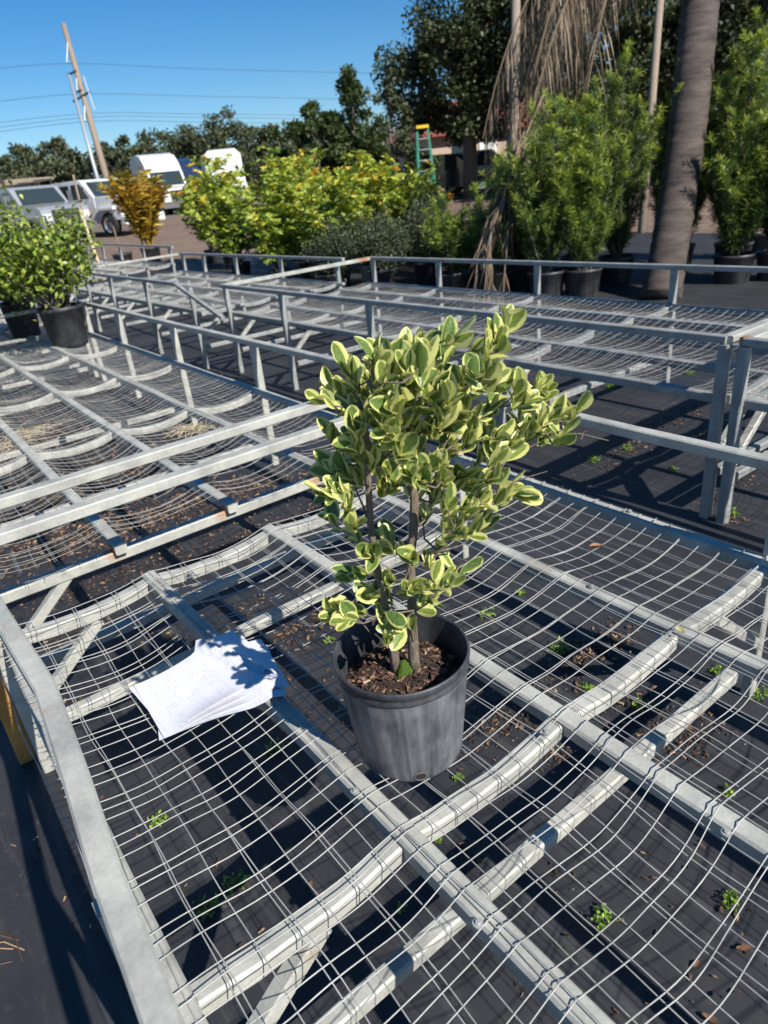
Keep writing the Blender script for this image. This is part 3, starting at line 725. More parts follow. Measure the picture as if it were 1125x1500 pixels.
for (p, d) in tipdirs:
    n = rnd.choice((5, 5, 6, 7)); a0 = rnd.uniform(0, 6.28)
    u = d.orthogonal().normalized(); v_ = d.cross(u)
    for k in range(n):
        a = a0 + k * 2.4 + rnd.gauss(0, .2)
        op = rnd.uniform(0.25, 0.95) if k < n - 1 else rnd.uniform(0.05, 0.4)
        ld = (d * (1.0 - 0.25 * op) + (u * math.cos(a) + v_ * math.sin(a)) * op + Vector((0, 0, .15))).normalized()
        back = rnd.uniform(0, 0.034) * (0 if k == n - 1 else 1)
        # blades turn their upper face to the stem axis and to the light
        nrm = (d * 0.6 + SUN_DIR * 0.55 - (u * math.cos(a) + v_ * math.sin(a)) * 0.35 + Vector((rnd.gauss(0, .3), rnd.gauss(0, .3), rnd.gauss(0, .3))))
        nrm = (nrm - ld * nrm.dot(ld)).normalized()
        xx = ld.cross(nrm).normalized()
        sz = rnd.choice((rnd.uniform(.022, .036), rnd.uniform(.034, .046), rnd.uniform(.040, .055))) * (1.12 if k == 0 else 1)
        pos = p - d * back
        Mx = Matrix(((xx.x * sz, ld.x * sz, nrm.x * sz, pos.x), (xx.y * sz, ld.y * sz, nrm.y * sz, pos.y), (xx.z * sz, ld.z * sz, nrm.z * sz, pos.z), (0, 0, 0, 1)))
        inst.append((sz - 0.25 * ((pos - PC).dot(FWD)) * 0.1, Mx, rnd.randrange(18)))
inst.sort(key=lambda q: -q[0])
off = Matrix.Translation(-Vector((PC.x, PC.y, PB)))
rest = MB(); restuv = []
for i, (_, Mx, k) in enumerate(inst):
    if i < 300:
        o = bpy.data.objects.new('leaf', LM[k]); COL.objects.link(o); o.parent = hero
        o.matrix_local = off @ Mx
    else:
        me = LM[k]; rest.add([Mx @ v.co for v in me.vertices], [tuple(pl.vertices) for pl in me.polygons])
        restuv += [tuple(d.uv) for d in me.uv_layers[0].data]
if rest.v:
    ro = rest.build('small_leaves', M['leaf'], hero, True, kind='stuff')
    ul = ro.data.uv_layers.new(name='UVMap'); ul.data.foreach_set('uv', [c for q in restuv for c in q])

# ------------------------------------------------------------------ papers on the wire
pap = empty('paper_stack', (0.385, 1.42, 0.50), 'loose white printed sheets lying on the wire mesh in leaf shadow', 'papers')
def paper(cx, cy, ang, lift, seed, fold):
    nx, ny = 26, 18; Wd, Hd = 0.30, 0.235; r = random.Random(seed)
    vs = []; uv = []
    for j in range(ny + 1):
        for i in range(nx + 1):
            u, v = i / nx, j / ny
            x, y = (u - .5) * Wd, (v - .5) * Hd
            X = cx + x * math.cos(ang) - y * math.sin(ang); Y = cy + x * math.sin(ang) + y * math.cos(ang)
            z, _ = sag1(np.array(X), np.array(Y)); z = float(z)
            zz_ = 0.515 + 0.25 * (z - 0.515) + lift
            rp = u + 0.22 * (v - .5)                       # a crease that stands up
            zz_ += fold * math.exp(-((rp - .78) / .035) ** 2) * (0.6 + .4 * v) + 0.006 * math.sin(u * 5 + seed) * v + 0.010 * (max(0, .25 - v) / .25) ** 2 * math.sin(u * 4)
            zz_ = max(zz_, z + 0.006 + lift)
            vs.append((X, Y, zz_)); uv.append((u, v))
    fs = [(j * (nx + 1) + i, j * (nx + 1) + i + 1, (j + 1) * (nx + 1) + i + 1, (j + 1) * (nx + 1) + i) for j in range(ny) for i in range(nx)]
    b = MB(); b.add(vs, fs); o = b.build('sheet', M['paper'], pap, True)
    ul = o.data.uv_layers.new(name='UVMap')
    for l in o.data.loops: ul.data[l.index].uv = uv[l.vertex_index]
for k, (dx, dy, da) in enumerate([(0.012, -0.055, 0.40), (0.02, -0.04, 0.27), (0.0, -0.02, 0.12), (0, 0, 0.0)]):
    paper(0.385 + dx, 1.428 + dy, 0.06 - da * 0.9, 0.0022 * k, k, 0.040 if k == 3 else 0.030 + .002 * k)

# ------------------------------------------------------------------ things lying about
def flat_leaf(p, size, m, name, label, seed, group=None, tilt=0.5):
    r = random.Random(seed); b = MB(); n = 9
    az = r.uniform(0, 6.28); c, s = math.cos(az), math.sin(az); vs = []
    for i in range(n):
        v = i / (n - 1); wv = math.sin(math.pi * min(1, v * 0.97 + .02)) ** .9 * .21 * r.uniform(.75, 1.15)
        for u in (-1, 0, 1):
            x, y = u * wv * size, (v - .5) * size; z = size * (0.22 * abs(u) * tilt * wv * 4 + 0.5 * tilt * (v - .5) ** 2) + 0.002
            vs.append((p[0] + x * c - y * s, p[1] + x * s + y * c, p[2] + z))
    fs = [(i * 3 + k, i * 3 + k + 1, i * 3 + 4 + k, i * 3 + 3 + k) for i in range(n - 1) for k in (0, 1)]
    b.add(vs, fs)
    o = b.build(name, m, None, True); tag(o, label, 'leaf', group); return o
def topz(x, y): return float(sag1(np.array(x), np.array(y))[0]) + 0.006
p = onz(873, 806, .49); flat_leaf((p.x, p.y, topz(p.x, p.y)), 0.045, M['drybrown'], 'fallen_leaf', 'curled orange-brown dry leaf lying on the wire mesh', 1, tilt=1.4)
p = onz(996, 926, .525); flat_leaf((p.x, p.y, .526), 0.03, M['yellowleaf'], 'fallen_leaf', 'pale yellow leaf on the beam junction', 2, tilt=1.2)
for i, (x, y) in enumerate([(456, 1300), (820, 1112), (700, 1260), (476, 1000), (262, 1075), (320, 1268), (1020, 1415), (1090, 1392), (680, 1240), (1040, 1495), (110, 1280), (945, 690), (905, 640), (560, 1360), (880, 1170), (1010, 1070)]):
    p = onz(x, y, 0.0); flat_leaf((p.x, p.y, ground_z(p.x, p.y) + .004), rnd.uniform(.02, .04), M['darkdry'], 'fallen_leaf', 'small dry brown leaf lying on the black ground cloth', 20 + i, 'dry leaves on the ground cloth', 0.7)
p = onz(35, 1390, 0.0); b = MB()
for k in range(5):
    q = p + Vector((rnd.uniform(-.05, .05), rnd.uniform(-.05, .05), .004)); a = 2.3 + rnd.gauss(0, .35)
    b.tube([q, q + Vector((.06 * math.cos(a), .06 * math.sin(a), .01)), q + Vector((.12 * math.cos(a + .2), .12 * math.sin(a + .2), .002))], .0016, 5)
tag(b.build('dry_twig', M['litter'], None), 'thin dry brown twigs on the ground cloth beside the bent guard rail', 'twigs')

def weed(px, py, size, i):
    p = onz(px, py, 0.0); z0 = ground_z(p.x, p.y) + .002
    n = int(70 * size / .05)
    cl = lambda v_: max(-1.4, min(1.4, v_))
    P = np.array([[p.x + cl(rnd.gauss(0, 1)) * size * .4, p.y + cl(rnd.gauss(0, 1)) * size * .28, z0 + abs(rnd.gauss(0, size * .22))] for _ in range(n)])
    v, q, t_ = leaves(P, rdir(n, .5), rng.uniform(.008, .018, n), rng.uniform(.006, .010, n))
    o = np_mesh('weed', v, q, M['weed'])
    tag(o, 'small bright green weed sprouting through the black ground cloth', 'weed', 'weeds in the ground cloth')
for i, (x, y, s) in enumerate([(880, 1352, .045), (1072, 1325, .035), (1066, 1165, .025), (940, 1035, .05), (712, 903, .05), (820, 955, .06), (762, 870, .025), (672, 1142, .02), (345, 1298, .05), (305, 1335, .05), (232, 1205, .04), (482, 940, .035), (920, 658, .06), (870, 675, .06), (895, 568, .07), (1010, 548, .06), (1075, 755, .05), (1050, 985, .03), (1112, 1020, .05), (640, 1232, .02), (586, 1335, .018), (400, 1100, .05), (858, 1010, .03), (1030, 655, .04), (570, 700, .05), (985, 690, .04)]):
    weed(x, y, s, i)

# drifts of crumbled bark and leaf litter
V = []; Q = []
def drift(px, py, rx, ry, n, smin=.006, smax=.022, z=0.0):
    c = onz(px, py, z)
    for i in range(n):
        x = c.x + rnd.gauss(0, rx); y = c.y + rnd.gauss(0, ry)
        v, q = chips(1, x, y, .001, lambda a, b_, r_: ground_z(a, b_) + .003 + abs(rnd.gauss(0, .004)), smin, smax, .4)
        k = len(V); V.extend(v); Q.extend([tuple(j + k for j in f) for f in q])
for a in [(860, 965, .13, .05, 320), (880, 945, .10, .05, 160), (935, 1050, .06, .07, 160), (1010, 1075, .09, .05, 170), (745, 1050, .10, .06, 220), (825, 1115, .04, .03, 60),
          (1000, 610, .28, .07, 240), (930, 655, .22, .05, 150), (880, 690, .2, .05, 90), (1080, 715, .12, .06, 90), (1070, 760, .04, .05, 70), (440, 925, .16, .04, 260, .008, .03), (365, 890, .08, .03, 100),
          (90, 930, .1, .08, 150), (85, 1045, .05, .03, 50), (250, 940, .1, .05, 90), (60, 780, .35, .2, 1300, .008, .035), (230, 760, .4, .16, 1500, .008, .035), (400, 720, .35, .12, 700, .008, .03), (120, 700, .5, .25, 900, .01, .04),
          (330, 800, .4, .05, 500), (150, 850, .3, .05, 400), (20, 660, .4, .3, 600, .01, .05), (420, 770, .25, .06, 350), (700, 560, .5, .2, 120), (60, 590, .8, .5, 500, .01, .05),
          (1100, 560, .5, .12, 160), (1080, 620, .3, .1, 150), (480, 1010, .1, .1, 60), (300, 1290, .12, .1, 30), (60, 1250, .15, .3, 40), (900, 1250, .3, .3, 60), (1000, 1400, .2, .2, 40)]:
    drift(*a)
mb = MB(); mb.add(V, Q); o = mb.build('leaf_litter', M['litter'], None)
tag(o, 'brown bark and leaf litter strewn over the ground cloth', 'litter', kind='stuff')

# straw tufts caught on the wire of the second bench
for i, (x, y, s) in enumerate([(45, 635, .16), (285, 630, .07), (15, 650, .15)]):
    c = onz(x, y, .47); b = MB()
    for k in range(46):
        q = c + Vector((rnd.gauss(0, s * .5), rnd.gauss(0, s * .5), rnd.uniform(-.005, .02))); a = rnd.uniform(0, 6.28); l = rnd.uniform(.06, .16)
        b.tube([q, q + Vector((l * .5 * math.cos(a), l * .5 * math.sin(a), .012)), q + Vector((l * math.cos(a + .2), l * math.sin(a + .2), -.005))], .0014, 4, False)
    tag(b.build('straw_tuft', M['stake'], None), 'tuft of dry straw caught on the wire bench beyond the gap', 'straw', 'straw tufts on the wire')

# ------------------------------------------------------------------ pots and shrubs around the benches
def add_pot(root, c, r, h, m, n=28):
    prof = [(.01, 0), (r * .80, 0), (r * .82, h * .04), (r * .97, h * .88), (r * 1.0, h * .89), (r * 1.03, h * .92), (r * 1.03, h), (r * .97, h), (r * .95, h * .9)]
    p = MB().lathe(prof, n, c).build('pot', m, root, True)
    d = MB(); d.add([(c[0], c[1], c[2] + h * .9)] + [(c[0] + r * .965 * math.cos(6.2832 * k / n), c[1] + r * .965 * math.sin(6.2832 * k / n), c[2] + h * .885) for k in range(n)], [(0, 1 + k, 1 + (k + 1) % n) for k in range(n)])
    d.build('soil', M['soil'], root)
    return p

def stems_shrub(name, label, cat, group, base, potr, poth, potm, height, spread, nst, leafm, nleaf, L, W_, kind, tint=None, lo=0.05, lean=(0, 0)):
    root = empty(name, base, label, cat, group); bx, by, bz = base
    if potr: add_pot(root, base, potr, poth, potm)
    z0 = bz + (poth * .85 if potr else 0)
    sm = MB(); Pp = []; Dd = []; Tt = []
    per = max(1, nleaf // nst)
    for s_ in range(nst):
        a = rnd.uniform(0, 6.28); k = math.sqrt(rnd.random()); hh = height * rnd.uniform(.68, 1.0) * (1 - .25 * k * k)
        ex = spread * k * math.cos(a) + lean[0]; ey = spread * k * math.sin(a) + lean[1]
        p0 = Vector((bx + rnd.gauss(0, .03), by + rnd.gauss(0, .03), z0))
        pts = []
        for i in range(7):
            t = i / 6
            pts.append(p0 + Vector((ex * t ** .8 + rnd.gauss(0, .015), ey * t ** .8 + rnd.gauss(0, .015), (hh - (z0 - bz)) * t)))
        sm.tube(pts, [.011 * (1 - .85 * i / 6) + .002 for i in range(7)], 5, False)
        if kind == 'podo':
            # side shoots, each thickly set with narrow blades
            ns = 11
            for j in range(ns):
                t = lo + (1 - lo) * (j + rnd.random()) / ns
                f = min(5.999, t * 6); i = int(f); q = pts[i].lerp(pts[i + 1], f - i)
                aa = rnd.uniform(0, 6.28); sl_ = rnd.uniform(.12, .28) * (1.15 - .55 * t)
                e = q + Vector((sl_ * math.cos(aa), sl_ * math.sin(aa), sl_ * rnd.uniform(.8, 1.9)))
                m_ = max(4, per // ns)
                u = rng.random(m_)[:, None]; base_p = np.array(q)[None] * (1 - u) + np.array(e)[None] * u
                dd = rdir(m_, .25) + np.array((e - q).normalized())[None] * .7
                Pp.append(base_p + rng.normal(size=(m_, 3)) * .006); Dd.append(dd)
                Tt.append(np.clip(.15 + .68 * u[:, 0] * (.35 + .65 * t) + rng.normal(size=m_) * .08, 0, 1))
        elif kind == 'whorl':
            ns = 8
            for j in range(ns):
                t = lo + (1 - lo) * (j + rnd.random()) / ns
                f = min(5.999, t * 6); i = int(f); q = pts[i].lerp(pts[i + 1], f - i)
                nw = max(1, per // ns // 7)
                for w__ in range(nw):
                    aa = rnd.uniform(0, 6.28); sl_ = rnd.uniform(.05, .26)
                    e = q + Vector((sl_ * math.cos(aa), sl_ * math.sin(aa), sl_ * rnd.uniform(-.1, .7)))
                    ang = np.arange(7) * 6.283 / 7 + rnd.random() * 6
                    out = np.array([math.cos(aa), math.sin(aa), .55]) * .8
                    tl = np.array([rnd.gauss(0, .5), rnd.gauss(0, .5)]); dd = np.stack([np.cos(ang), np.sin(ang), np.cos(ang) * tl[0] + np.sin(ang) * tl[1] + .1], 1) + out * .45
                    Pp.append(np.repeat(np.array(e)[None], 7, 0)); Dd.append(dd)
                    tv = (tint(t) if tint else .3)
                    Tt.append(np.full(7, tv))
        else:
            m_ = per; t = lo + (1 - lo) * rng.random(m_) ** .7; f = np.minimum(5.999, t * 6); i = f.astype(int)
            A = np.array([list(p) for p in pts]); q = A[i] * (1 - (f - i))[:, None] + A[i + 1] * (f - i)[:, None]
            Pp.append(q + rng.normal(size=(m_, 3)) * np.array([.09, .09, .06])); Dd.append(rdir(m_, .35)); Tt.append(np.clip(t * .5, 0, 1))
    sm.build('stems', M['bark'], root, True)
    P = np.concatenate(Pp); D = np.concatenate(Dd); T = np.concatenate(Tt); n = len(P)
    v, q, t_ = leaves(P, D, rng.uniform(.75, 1.2, n) * L, rng.uniform(.8, 1.15, n) * W_, T, droop=.12)
    np_mesh('foliage', v, q, leafm, root, att=t_)
    return root

# glossy shrubs at the far end of the second bench
for (px, py, dz, r, hh, lab, lean) in [(104, 505, 6.35, .195, 1.28, 'glossy yellow-green shrub in a black pot at the end of the wire bench', (-.12, .1)),
                                       (40, 492, 7.0, .17, 1.2, 'glossy green shrub in a black pot behind the first glossy shrub', (-.1, .05)),
                                       (-25, 515, 6.4, .18, 1.15, 'glossy green shrub in a black pot, half out of the picture beyond the wire bench', (-.05, 0))]:
    p = onz(px, py, .50)
    stems_shrub('potted_shrub', lab, 'potted shrub', 'glossy shrubs on the bench', (p.x, p.y, .497), r, .36, M['potfar'], hh, 0.55, 26, M['clusia'], 3800, .062, .036, 'loose', lo=.36, lean=lean)

# yellow-green scheffleras in pots behind the benches
spots = [(6.05, 11.0, 1.95), (6.6, 10.0, 1.75), (6.9, 11.4, 2.2), (6.3, 13.0, 2.15), (7.7, 10.6, 2.15), (7.6, 12.6, 2.35), (8.6, 10.4, 1.8), (8.7, 11.9, 2.0), (6.9, 14.6, 2.3), (9.2, 11.1, 1.5), (7.2, 16.2, 2.2), (8.2, 14.0, 2.4)]
for i, (x, y, h) in enumerate(spots):
    warm = rnd.random()
    def tint(t, w_=warm):
        v = .31 + .25 * t + rnd.gauss(0, .11)
        if t > .5 and rnd.random() < .05 + .05 * w_: v = rnd.uniform(.68, .80)
        if t > .88 and rnd.random() < .02 + .04 * w_: v = rnd.uniform(.95, 1.05)
        return v
    stems_shrub('potted_schefflera', 'yellow-green schefflera with orange and yellow leaf tips, in the bed behind the benches', 'potted shrub', 'scheffleras behind the benches',
                (x, y, ground_z(x, y) - .005), .2, .3, M['potfar'], h, .62, 13, M['schef'], 4200, .12, .052, 'whorl', tint, lo=.18)
# darker olive shrubs in front of them
for i, (x, y, h, r, gm) in enumerate([(6.0, 9.3, 1.15, .2, 'potfar'), (6.55, 8.75, 1.2, .2, 'potfar'), (6.85, 9.35, 1.25, .24, 'potgrey'), (7.3, 8.6, 1.2, .2, 'potfar'), (7.75, 8.1, 1.15, .2, 'potfar'), (7.9, 9.2, 1.35, .2, 'potfar')]):
    lab = 'grey-green shrub in a faded pale grey pot below the scheffleras' if gm == 'potgrey' else 'dark grey-green shrub in a black pot below the scheffleras'
    stems_shrub('potted_shrub', lab, 'potted shrub', None if gm == 'potgrey' else 'grey-green shrubs below the scheffleras', (x, y, ground_z(x, y) - .005), r, .34, M[gm], h, .42, 14, M['grey_shrub'], 5200, .05, .02, 'loose', lo=.12)
# podocarpus in pots, right of them
for i, (px, dp, yt, sp, n, lab) in enumerate([(725, 9.3, 245, .34, 10, 'upright podocarpus with dead fronds fallen against it'), (800, 8.9, 172, .44, 20, 'upright podocarpus beside the dead fronds, in a black pot'),
        (900, 9.5, 120, .50, 24, 'tall bright upright podocarpus standing next to the palm trunk'), (845, 9.9, 150, .45, 16, 'podocarpus in the second row behind the bright one'), (1065, 9.6, 75, .55, 26, 'tall podocarpus behind the palm trunk'),
        (1068, 8.7, 190, .42, 20, 'podocarpus in a torn black bag pot past the palm trunk'), (1130, 8.6, 110, .5, 22, 'broad podocarpus in a shaded black pot past the palm trunk'), (980, 10.0, 120, .5, 18, 'podocarpus in the second row, hidden in part by the palm trunk'), (1110, 10.2, 60, .5, 18, 'podocarpus in the second row past the palm'), (665, 9.6, 300, .3, 9, 'low dark podocarpus next to the sparse sapling'), (852, 8.8, 235, .40, 16, 'shorter podocarpus between the two bright ones'), (985, 9.9, 175, .30, 14, 'podocarpus pressed behind the palm trunk base'), (762, 9.6, 205, .38, 14, 'podocarpus behind the leaning dead fronds')]):
    b_ = at(px, 440, dp); gz0 = ground_z(b_.x, b_.y)
    hh = (at(px, yt, dp).z - gz0) * 1.06
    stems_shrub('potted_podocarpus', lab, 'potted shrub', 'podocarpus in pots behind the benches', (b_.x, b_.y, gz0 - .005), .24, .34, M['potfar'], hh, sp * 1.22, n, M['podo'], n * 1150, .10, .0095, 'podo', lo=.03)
# thin bare sapling between the shrubs
stems_shrub('potted_sapling', 'thin sparse dark sapling between the scheffleras and the podocarpus', 'potted shrub', None, (8.0, 7.6, ground_z(8.0, 7.6) - .005), .16, .25, M['potfar'], 1.5, .25, 4, M['grey_shrub'], 500, .05, .02, 'loose', lo=.3)

# ------------------------------------------------------------------ palm with dead fronds
def frond(root, name, p0, az, L, rise, fall, m, nl=46, ll=.55, w_=.022, hang=0.35, reach=1.0):
    pts = []
    for i in range(15):
        t = i / 14; r_ = reach * L * (t - .25 * fall * t * t)
        pts.append(Vector((p0[0] + r_ * math.cos(az) * (1 if fall < 1.5 else .45), p0[1] + r_ * math.sin(az) * (1 if fall < 1.5 else .45), p0[2] + L * (rise * t - fall * t * t))))
    b = MB(); b.tube(pts, [.02 * (1 - .8 * i / 14) + .003 for i in range(15)], 5, False)
    P = []; D = []; Ls = []
    for k in range(nl):
        t = .12 + .86 * k / nl; f = t * 14; i = min(13, int(f)); q = pts[i].lerp(pts[i + 1], f - i); ax = (pts[i + 1] - pts[i]).normalized()
        sd = ax.cross(Vector((0, 0, 1))); sd = sd.normalized() if sd.length > .05 else Vector((1, 0, 0))
        for sgn in (-1, 1):
            d = ax * .55 + sd * sgn * (.75) + Vector((rnd.gauss(0, .12), rnd.gauss(0, .12), -hang + rnd.gauss(0, .15)))
            P.append(list(q)); D.append(list(d)); Ls.append(ll * (1 - .55 * abs(t - .4)) * rnd.uniform(.7, 1.1))
    v, q, _ = leaves(P, D, np.array(Ls), w_, None, droop=.25)
    b.add(v.tolist(), q.tolist())
    return b.build(name, m, root)
pb = at(967, 441, 8.15); pt = at(1026, -10, 8.75)
gz_ = ground_z(pb.x, pb.y)
palm = empty('palm_tree', (pb.x, pb.y, gz_), 'thick grey palm trunk with dead brown fronds hanging from above, behind the bench', 'palm tree')
tp = []; tr = []
for i in range(150):
    t = i / 149 * 1.3
    p = Vector((pb.x, pb.y, gz_ - .02)).lerp(Vector((pt.x, pt.y, pt.z)), t)
    p += RGT * (.06 * math.sin(t * 3.0))
    tp.append(p); tr.append((.215 + .012 * t) + .0035 * ((i % 5) - 2) * .6 + rnd.gauss(0, .0018) + (.02 * max(0, 1 - t * 10)))
MB().tube(tp, tr, 26).build('trunk', M['palmbark'], palm, True)
top = tp[-1]
for k in range(6):
    frond(palm, 'frond', top, k * 2.4 + .3, rnd.uniform(2.2, 2.9), rnd.uniform(.35, .95), rnd.uniform(.5, .9), M['palmleaf'], 40, .6, .03)
for k, (ox, oy, L) in enumerate([(-.35, .0, 2.6), (-.6, .25, 2.5), (-.8, .1, 2.3), (-1.0, .3, 2.4), (-1.15, .0, 2.0), (-.7, -.15, 1.9), (-1.3, .3, 2.9), (-.5, .1, 1.7), (-.45, .35, 2.3), (-.9, -.1, 2.6), (-1.1, .2, 2.2), (-.65, .4, 2.8), (-.85, .3, 1.8), (-1.2, .1, 2.5)]):
    q = Vector(top) + RGT * ox + FWD * oy + Vector((0, 0, -.15 + .1 * k % .3))
    az = math.atan2(-RGT.y, -RGT.x) + rnd.gauss(0, .5)
    b_ = frond(palm, 'dead_frond', q, az, L, .02, rnd.uniform(.85, 1.0), M['dead'], 44, .85, .014, 1.6)
    s_ = MB(); s_.tube([top, (Vector(top) + q) / 2 + Vector((0, 0, .12)), q], [.03, .026, .02], 6).build('frond_stalk', M['dead'], palm, True)
# dead fronds dropped against the podocarpus
for k, (a, b2) in enumerate([((800, 130), (705, 385)), ((770, 190), (690, 400)), ((790, 170), (735, 380)), ((745, 250), (715, 395))]):
    p0 = at(*a, 8.9 + .12 * k); p1 = onz(*b2, .05); p1 = at(*b2, 8.3 + .1 * k); p1.z = max(p1.z, ground_z(p1.x, p1.y) + .02)
    P = []; D = []; Ls = []
    b = MB(); pts = [p0.lerp(p1, i / 8) + Vector((0, 0, .10 * math.sin(math.pi * i / 8))) for i in range(9)]
    pts[-1].z = ground_z(p1.x, p1.y) + .005
    b.tube(pts, [.018 - .0012 * i for i in range(9)], 5)
    for j in range(70):
        t = rnd.random(); f = t * 8; i = min(7, int(f)); q = pts[i].lerp(pts[i + 1], f - i); ax = (pts[i + 1] - pts[i]).normalized()
        d = ax * .9 + Vector((rnd.gauss(0, .25), rnd.gauss(0, .25), -.35 + rnd.gauss(0, .2))); P.append(list(q)); D.append(list(d)); Ls.append(rnd.uniform(.25, .55))
    v, q, _ = leaves(P, D, np.array(Ls), .02); b.add(v.tolist(), q.tolist())
    tag(b.build('fallen_frond', M['dead'], None), ['longest dry brown palm frond', 'dry brown palm frond lying flattest', 'short dry brown palm frond', 'shortest dry brown palm frond'][k] + ' leaning on the podocarpus', 'palm frond', 'dropped dead fronds')

# ------------------------------------------------------------------ golden palm, stakes and pots by the dirt yard
gp = at(221, 370, 17.0); gp.z = ground_z(gp.x, gp.y)
gr = empty('potted_palm', gp, 'small golden-orange palm in a black pot at the edge of the dirt yard', 'potted palm')
add_pot(gr, gp, .24, .42, M['potfar'])
for k in range(24):
    frond(gr, 'frond', (gp.x + rnd.gauss(0, .05), gp.y + rnd.gauss(0, .05), gp.z + .36), k * 2.4, rnd.uniform(1.5, 2.0), rnd.uniform(1.1, 1.35), rnd.uniform(.25, .5), M['gold'], 40, .40, .06, .0, rnd.uniform(.2, .6))
sp = at(178, 370, 17.0); sp.z = ground_z(sp.x, sp.y)
st_ = empty('potted_stake', sp, 'black pot holding a thin staked stem beside the golden palm', 'potted plant'); add_pot(st_, sp, .24, .34, M['potfar'])
MB().tube([sp + Vector((0, 0, .25)), sp + Vector((-.05, .05, 1.25))], [.02, .015], 6).build('stake', M['wood'], st_)
for (a, b2, dp, r_, m_, lab) in [((148, 386), (117, 308), 13.5, .034, 'stake', 'pale new wooden stake leaning by the far bench'), ((122, 372), (114, 326), 15.0, .03, 'wood', 'short reddish wooden stake behind the pale one'), ((128, 345), (107, 256), 17.5, .03, 'wood', 'tall grey leaning stake between the two trucks')]:
    p0 = at(*a, dp); p1 = at(*b2, dp); p0.z = ground_z(p0.x, p0.y) - .02
    tag(MB().tube([p0, (p0 + p1) / 2, p1], [r_, r_, r_ * .9], 8).build('wooden_stake', M[m_], None), lab, 'stake')

# ------------------------------------------------------------------ vehicles
def wheel(root, c, r, wd):
    t = MB(); n = 24; vs = []
    prof = [(-wd / 2, r * .6), (-wd / 2, r * .92), (-wd * .36, r), (wd * .36, r), (wd / 2, r * .92), (wd / 2, r * .6)]
    def rev(b, prof, c):
        vs = []; fs = []
        for (x, rr) in prof:
            for k in range(n):
                a = 6.2832 * k / n; vs.append((c[0] + x, c[1] + rr * math.cos(a), c[2] + rr * math.sin(a)))
        for i in range(len(prof) - 1):
            for k in range(n):
                fs.append((i * n + k, i * n + (k + 1) % n, i * n + n + (k + 1) % n, i * n + n + k))
        b.add(vs, fs)
    rev(t, prof, c); ty = t.build('wheel', M['rubber'], root, True, world=False)
    b = MB(); rev(b, [(-wd * .4, .01), (-wd * .4, r * .2), (-wd * .3, r * .25), (-wd * .3, r * .5), (-wd * .5, r * .6), (wd * .5, r * .6), (wd * .3, r * .5), (wd * .3, r * .25), (wd * .4, r * .2), (wd * .4, .01)], c)
    b.build('rim', M['chrome'], ty, False, world=False)
